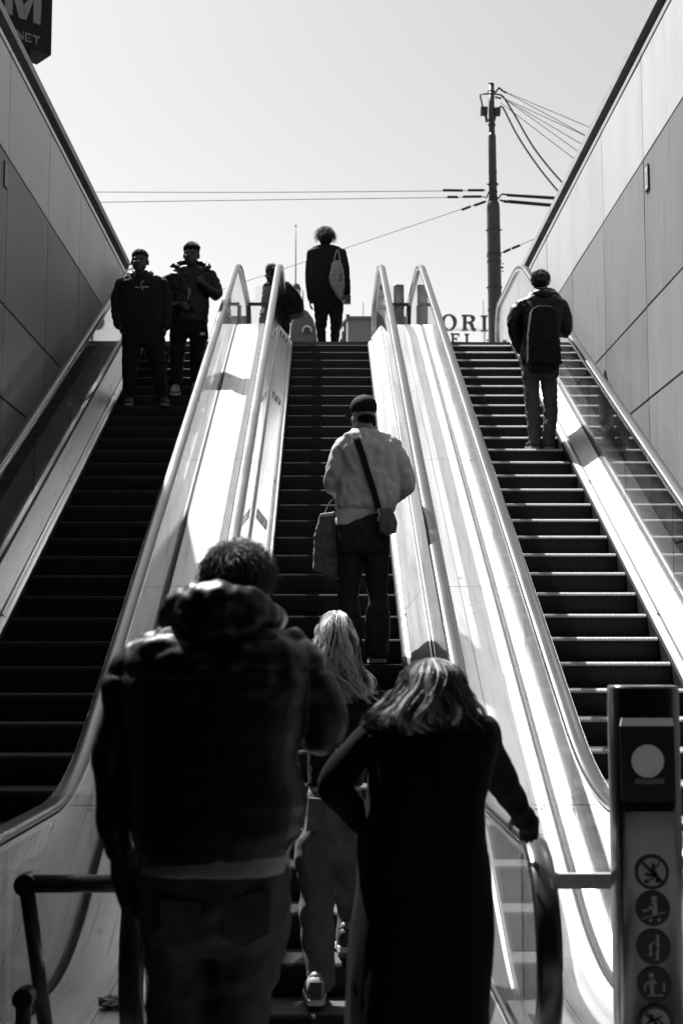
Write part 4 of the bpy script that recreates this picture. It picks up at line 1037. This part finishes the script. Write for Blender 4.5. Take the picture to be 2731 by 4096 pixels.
# ---- fair haired woman ahead of them on the steps
zs = Zp(6.45, .25) + .004
p = Person(6.6, 1290, zs, 'woman with long fair wavy hair and a ribbon, in jeans, climbing the steps', far=False)
m = MB(); p.torso(m, [(2735, 1325, 1425, .07, 0), (2765, 1268, 1490, .1, 0), (2850, 1248, 1500, .12, 0), (3000, 1232, 1478, .12, 0), (3140, 1232, 1448, .12, 0)])
p.limb(m, [(1280, 2795, 0, 34), (1262, 2900, 0, 34), (1262, 2980, .05, 30), (1285, 3040, .15, 26), (1300, 3070, .2, 22)])
p.limb(m, [(1485, 2795, 0, 34), (1510, 2900, .0, 33), (1515, 3000, .05, 29), (1490, 3060, .15, 25), (1480, 3080, .2, 22)])
remesh(m, 'jacket', .009, 2, fold(.006, 9, 2), ('cloth_black',), p.root)
m = MB(); p.torso(m, [(3110, 1238, 1444, .112, 0), (3166, 1234, 1444, .118, 0)], body=False); remesh(m, 'shirt', .009, 2, None, ('tee_white',), p.root)
m = MB(); p.torso(m, [(3155, 1236, 1442, .112, 0), (3260, 1222, 1450, .135, 0), (3370, 1186, 1446, .14, 0), (3430, 1182, 1432, .125, 0)])
p.limb(m, [(1262, 3420, 0, 82), (1272, 3570, .0, 66), (1264, 3650, .01, 66), (1270, 3720, 0, 62), (1276, 3820, -.02, 58), (1286, 3920, -.05, 50)])
p.limb(m, [(1380, 3420, .02, 62), (1392, 3520, .14, 58), (1398, 3590, .24, 54), (1396, 3680, .24, 46), (1388, 3790, .22, 44)])
jn = remesh(m, 'jeans', .009, 3, fold(.012, 9, 6, .7), ('denim_girl',), p.root)
for pts in ([(1236, 3192), (1292, 3196), (1278, 3320), (1224, 3326)], [(1372, 3300), (1384, 3196), (1446, 3200), (1442, 3322)]):
    q_ = MB(); q_.poly([p.P(x, y, -.150) for x, y in pts], (0, .03, 0)); q_.build('back_pocket', 'denim_girl', jn)
y_ = 6.40
shoes(p, [(Vector((p.P(1263, 4052, 0).x, 6.43, zs)), Vector((p.P(1263, 4052, 0).x - .01, 6.70, zs)))], 'shoe_grey', 'sole_white', .052, .10)
z2 = Zp(6.75, .25) + .01
shoes(p, [(Vector((p.P(1382, 3840, .2).x, 6.72, z2 + .02)), Vector((p.P(1382, 3840, .2).x, 6.98, z2)))], 'shoe_dark', 'sole_white', .046, .09)
hl = Vector((p.P(1263, 4052, 0).x, 6.43, zs)); q_ = MB(); q_.box((hl.x - .026, hl.y - .016, zs + .035), (hl.x + .026, hl.y - .004, zs + .105)); q_.build('heel_tab', 'shoe_dark', p.root)
for h_, d_ in ((p.P(1300, 3070, .2), (.3, .8, .2)), (p.P(1480, 3080, .2), (-.3, .8, .2))): hand(p.body, h_, d_, (0, 0, -1), (0, 0, 1), .9, .5)
limb(p.body, [(p.P(1345, 2760, 0), .055), (p.P(1345, 2640, .0), .05)]); hc = p.P(1345, 2548, .02); head(p.body, hc, .215, 0); p.finish_body('skin')
m = MB(); blob(m, p.P(1342, 2535, -.01), .088, .105, .10); rings(m, [(p.P(1362, 2740, -.04), .10, .08), (p.P(1350, 2640, -.03), .10, .09), (p.P(1345, 2570, -.02), .085, .095)]); remesh(m, 'hair_mass', .009, 2, fold(.012, 30, 1, .3), ('hair_blond_dark',), p.root)
rows = [(2442, 1325, 1360, .04), (2458, 1298, 1385, .10), (2500, 1272, 1405, .14), (2560, 1252, 1425, .15), (2640, 1244, 1446, .15), (2700, 1268, 1470, .145), (2760, 1300, 1498, .14), (2815, 1345, 1515, .14)]
long_hair(p, rows, 3000, ('hair_blond_glint', 'hair_blond_dark'), .0013, 5, 16, .0, 1.35, 60, .62)
for a in ([(1330, 2515, -.165), (1318, 2560, -.185), (1312, 2590, -.19), (1288, 2622, -.19)], [(1342, 2515, -.165), (1338, 2560, -.185), (1326, 2600, -.19), (1323, 2632, -.19)]): strap(p, a, 5, .0012, 'hair_ribbon', 'ribbon', p.root)
strap(p, [(1336, 2515, -.160), (1328, 2560, -.18), (1318, 2625, -.185)], 12, .0012, 'hair_ribbon', 'ribbon_dark', p.root)

# ---- man in cap and grey sweatshirt, middle escalator
zs = K0Z - 19 * DZ + .006
p = Person(9.53, 1470, zs, 'man in a dark cap and grey sweatshirt with bags, riding up the middle escalator')
m = MB(); p.torso(m, [(1720, 1424, 1496, .06, 0), (1742, 1368, 1556, .09, 0), (1790, 1352, 1586, .12, 0), (1870, 1372, 1592, .13, 0), (1985, 1352, 1596, .14, 0), (2025, 1346, 1578, .14, 0), (2046, 1356, 1570, .125, 0)])
p.limb(m, [(1378, 1778, 0, 36), (1354, 1850, 0, 38), (1337, 1915, .02, 42), (1335, 1940, .05, 36), (1352, 1958, .18, 28), (1362, 1995, .24, 22)])
p.limb(m, [(1566, 1778, 0, 36), (1598, 1860, .0, 40), (1618, 1930, .02, 42), (1602, 1955, .1, 36), (1580, 1985, .25, 26)])
remesh(m, 'sweatshirt', .009, 2, fold(.020, 11, 7, .7), ('sweat_grey',), p.root)
m = MB(); p.torso(m, [(2020, 1350, 1570, .128, 0), (2050, 1346, 1560, .13, 0), (2078, 1342, 1500, .125, 0), (2106, 1342, 1440, .118, 0)], body=False); remesh(m, 'shirt', .009, 2, fold(.004), ('tee_white',), p.root)
m = MB(); p.torso(m, [(2040, 1354, 1568, .118, 0), (2110, 1346, 1558, .125, 0), (2180, 1346, 1555, .125, 0), (2215, 1348, 1553, .115, 0)])
p.limb(m, [(1400, 2205, 0, 50), (1399, 2300, 0, 46), (1392, 2390, .0, 41), (1398, 2460, 0, 46), (1402, 2596, 0, 46)])
p.limb(m, [(1504, 2205, 0, 50), (1505, 2300, 0, 46), (1511, 2400, 0, 39), (1510, 2470, 0, 50), (1508, 2596, 0, 47)])
remesh(m, 'trousers', .009, 3, fold(.009, 9, 1, .6), ('denim_dark',), p.root)
shoes(p, [(p.P(1503, 2650, -.05), p.P(1510, 2650, .23)), (p.P(1402, 2650, .02), p.P(1396, 2650, .30))], 'shoe_dark', 'tee_pale', .062, .10)
limb(p.body, [(p.P(1460, 1740, 0), .06), (p.P(1458, 1690, 0), .055)]); hc = p.P(1452, 1660, .01); head(p.body, hc, .235, -.6)
hand(p.body, p.P(1362, 1995, .24), (-.1, .1, -1), (1, 0, 0), (0, 1, 0), 1., .9, True); hand(p.body, p.P(1580, 1985, .25), (-.6, .7, .1), (0, 0, -1), (0, 1, 0), 1., .5)
p.finish_body('skin'); hair_cap(p, hc, .235, -.6, 'hair_dark', 1.0, -.25, 0, 300, .02, 4)
m = MB(); f = Vector((math.sin(-.6), math.cos(-.6), 0)); blob(m, hc + Vector((0, 0, .055)) - f * .008, .092, .108, .088, 20, 12, .6); cap = remesh(m, 'cap', .007, 2, None, ('cloth_black',), p.root)
m = MB(); s_ = Vector((f.y, -f.x, 0)); c = hc + f * .09 + Vector((0, 0, .02))
ring = [c + s_ * .075 * math.cos(a) + f * (.085 * math.sin(a)) + Vector((0, 0, -.030 * math.sin(a))) for a in [math.pi * i / 12 for i in range(13)]]
m.poly(ring, (0, 0, .006)); m.build('cap_brim', 'cloth_black', cap); m = MB(); blob(m, hc + Vector((0, 0, .144)) - f * .008, .008, .008, .006); m.build('cap_button', 'cloth_black', cap, smooth=True)
tb = empty('tote_bag', p.P(1300, 2310, .1), 'grey tote bag hanging from the left hand of the man in the cap', 'bag')
slab(p, [(1283, 2056), (1350, 2048), (1356, 2200), (1352, 2312), (1300, 2300), (1254, 2278), (1260, 2140)], .02, .16, 'bag_body', 'bag_grey', tb, amp=.012, sm=4)
slab(p, [(1281, 2054), (1352, 2046), (1352, 2060), (1281, 2068)], .012, .168, 'bag_hem', 'tee_white', tb, vox=.006, sm=1, amp=.002)
strap(p, [(1296, 2056, .03), (1318, 2010, .12), (1342, 1998, .2), (1352, 2050, .03)], 4, .003, 'bag_handle', 'bag_grey', tb)
cb = empty('crossbody_bag', p.P(1550, 2138, -.2), 'small dark crossbody pouch on the back hip of the man in the cap', 'bag')
slab(p, [(1514, 2034), (1566, 2030), (1590, 2090), (1584, 2128), (1552, 2138), (1518, 2124)], -.20, -.11, 'pouch', 'bag_grey', cb, vox=.007, amp=.004, puff=.01)
strap(p, [(1412, 1726, -.02), (1424, 1752, -.118), (1442, 1800, -.142), (1470, 1890, -.158), (1500, 1985, -.168), (1512, 2036, -.165)], 25, .003, 'bag_strap', 'cloth_black', cb)
m = MB(); m.tube([p.P(1513, 2036, -.18), p.P(1513, 2050, -.20), p.P(1520, 2066, -.21)], .004, 6); m.build('strap_clip', 'trim', cb)
m = MB(); m.box(tuple(p.P(1509, 2085, -.212)), tuple(p.P(1514, 2066, -.206))); m.build('zip_pull', 'trim', cb); 

# ---- man with backpack, right escalator
zs = K0Z - 6.91 * DZ + .006
p = Person(13.62, 2158, zs, 'man with a black backpack and grey trousers riding up the right escalator')
m = MB(); p.torso(m, [(1160, 2128, 2216, .07, 0), (1185, 2104, 2236, .10, 0), (1212, 2080, 2254, .13, 0), (1280, 2082, 2246, .14, 0), (1360, 2086, 2236, .14, 0), (1440, 2078, 2240, .15, 0), (1462, 2082, 2238, .14, 0)])
p.limb(m, [(2088, 1220, 0, 26), (2060, 1255, 0, 26), (2052, 1300, .0, 25), (2062, 1350, .06, 22), (2078, 1400, .12, 18)])
p.limb(m, [(2246, 1222, 0, 26), (2260, 1270, 0, 25), (2262, 1318, .02, 26), (2250, 1330, .12, 22), (2236, 1330, .24, 18)])
remesh(m, 'jacket', .010, 3, fold(.014, 10, 3), ('nylon',), p.root)
m = MB(); limb(m, [(p.P(x, y, d), r * p.k) for x, y, d, r in ((2130, 1182, .04, 14), (2142, 1176, -.06, 17), (2172, 1176, -.10, 20), (2202, 1178, -.06, 17), (2214, 1184, .04, 14))]); remesh(m, 'hood', .009, 2, fold(.008, 16, 2), ('nylon',), p.root)
m = MB(); p.torso(m, [(1450, 2084, 2234, .12, 0), (1480, 2086, 2232, .13, 0), (1512, 2088, 2228, .12, 0)])
p.limb(m, [(2122, 1505, 0, 34), (2124, 1560, 0, 31), (2130, 1640, 0, 28), (2134, 1720, 0, 26), (2141, 1770, 0, 21)])
p.limb(m, [(2192, 1505, 0, 34), (2196, 1560, 0, 30), (2202, 1640, 0, 27), (2196, 1715, 0, 26), (2191, 1770, 0, 22)])
remesh(m, 'trousers', .010, 2, fold(.013, 11, 2, 1.2), ('denim_grey',), p.root)
shoes(p, [(p.P(2142, 1796, -.04), p.P(2112, 1796, .20)), (p.P(2192, 1796, -.04), p.P(2202, 1796, .22))], 'shoe_dark', 'tee_pale', .05, .09)
limb(p.body, [(p.P(2166, 1200, 0), .06), (p.P(2162, 1150, 0), .055)]); hc = p.P(2160, 1130, .01); head(p.body, hc, .242, .1, 0, 1.05)
hand(p.body, p.P(2080, 1404, .12), (.05, .2, -1), (1, 0, 0), (0, 1, 0), 1., .5); hand(p.body, p.P(2236, 1330, .24), (-.5, .8, 0), (0, 0, -1), (0, 1, 0), 1., .6)
p.finish_body('skin'); hair_cap(p, hc, .242, .1, 'hair_dark', 1.07, -.2, 0, 1500, .045, 8, smat='hair_brown')
bp = empty('backpack', p.P(2172, 1476, -.25), 'black backpack on the man riding up the right escalator', 'backpack')
slab(p, [(2128, 1232), (2150, 1222), (2200, 1222), (2222, 1234), (2232, 1330), (2238, 1440), (2226, 1478), (2130, 1476), (2112, 1440), (2114, 1330)], -.34, -.14, 'pack_body', 'cloth_black', bp, vox=.010, sm=6, amp=.008, puff=.02)
slab(p, [(2136, 1380), (2218, 1382), (2222, 1452), (2132, 1450)], -.38, -.30, 'front_pocket', 'cloth_black', bp, vox=.009, sm=4, amp=.004)
strap(p, [(2160, 1228, -.30), (2160, 1210, -.30), (2174, 1205, -.30), (2184, 1212, -.30), (2182, 1228, -.30)], 4, .005, 'grab_loop', 'cloth_black', bp)
for x in ((2112, 2128), (2222, 2206)): strap(p, [(x[0] - 4, 1212, .0), (x[0], 1204, -.10), (x[1], 1230, -.16)], 14, .006, 'shoulder_strap', 'cloth_black', bp)
strap(p, [(2234, 1440, -.2), (2244, 1452, -.2), (2248, 1446, -.2)], 8, .005, 'side_strap', 'cloth_black', bp)

# ---- two men riding down the left escalator
zs = K0Z - 3.09 * DZ + .006
p = Person(14.95, 580, zs, 'man in a dark jacket over a printed sweatshirt riding down the left escalator')
PI = math.pi
m = MB(); p.torso(m, [(1098, 536, 588, .06, 0), (1112, 498, 632, .09, 0), (1135, 476, 656, .12, 0), (1200, 480, 660, .13, 0), (1300, 484, 662, .13, 0), (1330, 488, 660, .12, 0)])
p.limb(m, [(486, 1140, 0, 26), (470, 1190, 0, 25), (468, 1250, -.02, 22), (476, 1300, -.05, 18)])
p.limb(m, [(650, 1138, 0, 26), (666, 1190, 0, 25), (668, 1250, -.02, 22), (664, 1305, -.05, 18)])
remesh(m, 'jacket', .010, 3, fold(.012, 10, 3), ('cloth_black',), p.root)
m = MB(); limb(m, [(p.P(x, y, d), r * p.k) for x, y, d, r in ((530, 1102, -.04, 12), (524, 1100, .05, 16), (560, 1096, .10, 18), (600, 1100, .05, 16), (594, 1104, -.04, 12))]); limb(m, [(p.P(x, y, d), r * p.k) for x, y, d, r in ((600, 1108, -.02, 12), (630, 1116, -.03, 13), (654, 1130, -.02, 12))]); remesh(m, 'collar', .009, 2, fold(.010, 22, 2), ('nylon',), p.root)
m = MB(); p.torso(m, [(1310, 490, 656, .11, 0), (1350, 488, 660, .12, 0), (1385, 489, 661, .11, 0)])
p.limb(m, [(530, 1380, 0, 40), (522, 1450, -.01, 33), (518, 1520, -.02, 27), (518, 1586, -.02, 22)])
p.limb(m, [(618, 1380, 0, 42), (632, 1450, -.01, 33), (642, 1520, -.02, 26), (652, 1586, -.02, 22)])
remesh(m, 'trousers', .010, 2, fold(.010, 10, 5), ('cloth_black',), p.root)
shoes(p, [(p.P(520, 1618, .08), p.P(512, 1622, -.20)), (p.P(652, 1618, .08), p.P(662, 1622, -.20))], 'shoe_dark', 'tee_pale', .05, .09)
limb(p.body, [(p.P(560, 1130, 0), .06), (p.P(560, 1080, 0), .055)]); hc = p.P(560, 1048, -.01); head(p.body, hc, .258, PI, 0, 1.08); 
hand(p.body, p.P(476, 1302, -.05), (.35, -.3, -1), (1, 0, 0), (0, -1, 0), 1., .6); hand(p.body, p.P(664, 1306, -.05), (-.1, 0, -1), (-1, 0, 0), (0, -1, 0), 1., .5)
bd = p.finish_body(); face_bits(bd, hc, .258, PI); hair_cap(p, hc, .258, PI, 'hair_dark', 1.01, .12, 0, 1500, .028, 9, .12, top=.05)
m = MB()   # script printed on the chest
def pen(pts, w=1.1):
    m.tube([p.P(480 + x * .2806, 950 + y * .2806, -.145) for x, y in bez([(a, b, 0) for a, b in pts], 6) and [(q_[0], q_[1]) for q_ in bez([(a, b, 0) for a, b in pts])]], w * p.k, 6)
pen([(216, 712), (226, 700), (232, 716), (242, 702), (250, 716), (262, 706), (256, 716), (284, 716)])
pen([(342, 650), (336, 620), (318, 622), (300, 668), (298, 712), (312, 716), (322, 690)]); pen([(322, 690), (322, 752)])
pen([(338, 694), (340, 716), (344, 698), (356, 692)]); pen([(378, 694), (362, 700), (364, 716), (378, 708), (380, 694), (384, 714)]); pen([(410, 696), (396, 700), (398, 714), (410, 712)])
m.build('printed_script', 'print', p.root)

zs2 = K0Z - 2.09 * DZ + .006
p = Person(15.35, 740, zs2, 'man in a black jacket with upturned collar riding down, one fist at his chest')
m = MB(); p.torso(m, [(1066, 735, 800, .07, 0), (1085, 690, 836, .10, 0), (1110, 664, 852, .13, 0), (1180, 680, 838, .14, 0), (1290, 678, 830, .14, 0), (1306, 682, 828, .12, 0)])
p.limb(m, [(675, 1118, 0, 25), (664, 1165, 0, 24), (672, 1215, -.05, 22), (705, 1228, -.14, 18), (722, 1220, -.19, 15)])
p.limb(m, [(842, 1104, 0, 25), (862, 1150, 0, 25), (864, 1178, -.04, 24), (838, 1162, -.14, 19), (810, 1138, -.19, 15)])
remesh(m, 'jacket', .010, 3, fold(.012, 10, 6), ('nylon',), p.root)
m = MB(); limb(m, [(p.P(x, y, d), r * p.k) for x, y, d, r in ((730, 1080, -.09, 9), (706, 1064, -.03, 11), (728, 1054, .07, 12), (770, 1052, .10, 13), (812, 1056, .07, 13), (834, 1068, -.03, 11), (802, 1084, -.09, 9))]); limb(m, [(p.P(x, y, d), r * p.k) for x, y, d, r in ((720, 1055, .0, 12), (700, 1060, -.02, 10), (686, 1066, -.03, 6))]); remesh(m, 'collar', .009, 2, fold(.008, 22, 2), ('nylon',), p.root)
m = MB(); p.torso(m, [(1285, 684, 826, .11, 0), (1310, 680, 830, .12, 0), (1345, 680, 832, .11, 0)])
p.limb(m, [(716, 1340, 0, 37), (710, 1400, -.01, 31), (708, 1470, -.04, 26), (708, 1540, -.06, 21)])
p.limb(m, [(796, 1340, 0, 38), (790, 1400, .02, 31), (786, 1470, .05, 26), (784, 1530, .08, 21)])
remesh(m, 'trousers', .010, 2, fold(.010, 10, 8), ('cloth_black',), p.root)
m = MB(); m.tube([p.P(680, 1330, -.03), p.P(679, 1440, -.04), p.P(690, 1532, -.06)], .005, 6); m.build('side_stripe', 'tee_pale', p.root)
m = MB(); m.poly([p.P(x, y, -.135) for x, y in ((801, 1330), (820, 1330), (820, 1340), (801, 1340))], (0, .02, 0)); m.build('logo_patch', 'tee_white', p.root)
m = MB(); m.tube([p.P(756, 1152, -.152), p.P(754, 1198, -.152)], .006, 6); m.build('zip', 'tee_pale', p.root); m = MB(); m.tube([p.P(764, 1152, -.150), p.P(762, 1180, -.152)], .009, 6); m.build('zip_facing', 'bag_grey', p.root)
shoes(p, [(p.P(708, 1576, .02), p.P(698, 1582, -.26)), (p.P(784, 1564, .14), p.P(790, 1566, -.1))], 'shoe_grey', 'sole_white', .055, .11)
limb(p.body, [(p.P(767, 1100, 0), .06), (p.P(766, 1060, 0), .055)]); hc = p.P(766, 1022, -.01); head(p.body, hc, .255, PI + .1, 0, 1.04)
hand(p.body, p.P(722, 1220, -.19), (1, -.1, -.35), (0, 1, 0), (0, 0, 1), 1., 1., True); hand(p.body, p.P(810, 1138, -.19), (-.35, 0, 1), (0, 1, 0), (-1, 0, 0), 1., 1., True)
bd = p.finish_body(); face_bits(bd, hc, .255, PI + .1); hair_cap(p, hc, .255, PI + .1, 'hair_dark', 1.0, .12, .006, 1200, .025, 12, .12, top=.08)

# ---- curly haired man at the top
p = Person(18.2, 1310, STREET + .012, 'curly haired man in a dark blazer with a pale tote, stepping off at the top')
m = MB(); p.torso(m, [(982, 1272, 1336, .06, 0), (992, 1244, 1362, .08, 0), (1006, 1234, 1378, .11, 0), (1080, 1238, 1380, .13, 0), (1140, 1232, 1384, .13, 0), (1200, 1232, 1384, .14, 0), (1208, 1240, 1376, .12, 0)])
p.limb(m, [(1244, 1012, 0, 17), (1238, 1070, 0, 17), (1236, 1130, .0, 15), (1240, 1190, -.02, 12)])
p.limb(m, [(1368, 1010, 0, 17), (1380, 1070, 0, 17), (1386, 1130, .0, 15), (1390, 1172, -.04, 12)])
remesh(m, 'blazer', .010, 2, fold(.006, 8, 3), ('cloth_black',), p.root)
m = MB(); p.torso(m, [(1190, 1250, 1372, .11, 0), (1220, 1256, 1372, .12, 0), (1245, 1257, 1372, .11, 0)])
p.limb(m, [(1285, 1240, 0, 30), (1284, 1290, .0, 24), (1284, 1330, .02, 19), (1288, 1372, .04, 15), (1290, 1420, .05, 14)])
p.limb(m, [(1344, 1240, 0, 30), (1344, 1280, -.04, 25), (1340, 1330, -.06, 18), (1340, 1390, -.05, 14), (1340, 1425, -.05, 14)])
remesh(m, 'trousers', .010, 2, fold(.012, 12, 2), ('cloth_black',), p.root)
gz = STREET + .012
shoes(p, [(Vector((p.P(1290, 1430).x, 18.17, gz)), Vector((p.P(1290, 1430).x - .02, 18.44, gz))), (Vector((p.P(1340, 1430).x, 18.1, gz)), Vector((p.P(1340, 1430).x + .01, 18.37, gz)))], 'shoe_dark', 'sole_white')
limb(p.body, [(p.P(1304, 1000, 0), .06), (p.P(1302, 970, 0), .052)]); hc = p.P(1300, 958, .0); head(p.body, hc, .225, -.2)
hand(p.body, p.P(1240, 1192, -.02), (-.02, .1, -1), (1, 0, 0), (0, 1, 0), 1., .3); hand(p.body, p.P(1390, 1174, -.04), (0, .1, -1), (-1, 0, 0), (0, 1, 0), 1., .9, True)
p.finish_body(); hair_cap(p, hc, .225, -.2, 'hair_dark', 1.28, -.25, .022, 1400, .07, 21, top=.02)
tt = empty('tote_bag', p.P(1350, 1191, -.2), 'pale canvas tote on the back of the curly haired man', 'bag')
slab(p, [(1330, 1052), (1345, 1042), (1358, 1044), (1370, 1075), (1376, 1130), (1368, 1194), (1352, 1180), (1326, 1140), (1319, 1110)], -.24, -.13, 'bag_body', 'tote_pale', tt, vox=.009, amp=.022, sm=3)
for a in ((1333, 1050), (1362, 1048)): strap(p, [(a[0], a[1], -.17), ((a[0] + 1350) / 2, 1018, -.15), (1350, 990, -.06)], 4, .004, 'bag_handle', 'tote_pale', tt)
slab(p, [(1354, 1098), (1368, 1092), (1370, 1122), (1358, 1126)], -.252, -.24, 'print', 'bag_grey', tt, vox=.006, sm=1, amp=0.)
cmr = empty('camera_held', p.P(1388, 1210, -.1), 'small camera held in the right hand of the curly haired man', 'camera')
q_ = MB(); q_.box(tuple(p.P(1372, 1212, -.14)), tuple(p.P(1402, 1186, -.06))); q_.build('camera_body', 'black_metal', cmr); q_ = MB(); q_.tube([p.P(1380, 1200, -.14), p.P(1372, 1207, -.22)], .022, 12); q_.build('lens', 'rail_alu', cmr)

# ---- half hidden person at the top, left of the curly haired man
p = Person(19.3, 1120, STREET + .012, 'dark haired person with a bulky backpack half hidden behind a handrail at the top')
m = MB(); p.torso(m, [(1126, 1070, 1135, .07, 0), (1140, 1058, 1160, .11, 0), (1180, 1056, 1165, .13, 0), (1250, 1052, 1165, .13, 0), (1290, 1050, 1160, .13, 0)])
p.limb(m, [(1072, 1145, -.02, 17), (1062, 1200, -.06, 16), (1060, 1240, -.12, 14), (1050, 1262, -.22, 11)]); p.limb(m, [(1150, 1145, .02, 17), (1158, 1200, .04, 16), (1150, 1250, .0, 14)])
remesh(m, 'jacket', .011, 2, fold(.02, 14, 3), ('cloth_black',), p.root)
m = MB(); p.torso(m, [(1285, 1056, 1158, .12, 0), (1320, 1058, 1160, .11, 0)])
for x in (1085, 1135): p.limb(m, [(x, 1310, 0, 26), (x, 1380, 0, 20), (x, 1470, 0, 15)])
remesh(m, 'trousers', .011, 2, fold(.008), ('cloth_black',), p.root)
gz = STREET + .012
shoes(p, [(Vector((p.P(x, 1430).x + .1, 19.3, gz)), Vector((p.P(x, 1430).x - .14, 19.24, gz))) for x in (1085, 1135)])
limb(p.body, [(p.P(1098, 1150, 0), .055), (p.P(1092, 1110, 0), .05)]); hc = p.P(1088, 1094, .0); head(p.body, hc, .225, -1.2)
hand(p.body, p.P(1050, 1264, -.22), (-.4, -.4, -.6), (1, 0, 0), (0, 1, 0), 1., .7); hand(p.body, p.P(1150, 1252, 0), (0, 0, -1), (1, 0, 0), (0, 1, 0), 1., .7)
p.finish_body(); hair_cap(p, hc, .225, -1.2, 'hair_dark', 1.1, -.2, .008, 700, .05, 31)
bk = empty('backpack', p.P(1175, 1255, 0), 'bulky black backpack of the half hidden person at the top', 'backpack')
slab(p, [(1140, 1136), (1165, 1140), (1195, 1172), (1213, 1205), (1212, 1240), (1196, 1252), (1150, 1262), (1136, 1210)], -.14, .16, 'pack_body', 'cloth_black', bk, vox=.011, sm=5, amp=.01, puff=.03)
strap(p, [(1140, 1145, -.13), (1110, 1140, -.15), (1085, 1160, -.15), (1090, 1210, -.14)], 8, .006, 'shoulder_strap', 'cloth_black', bk)
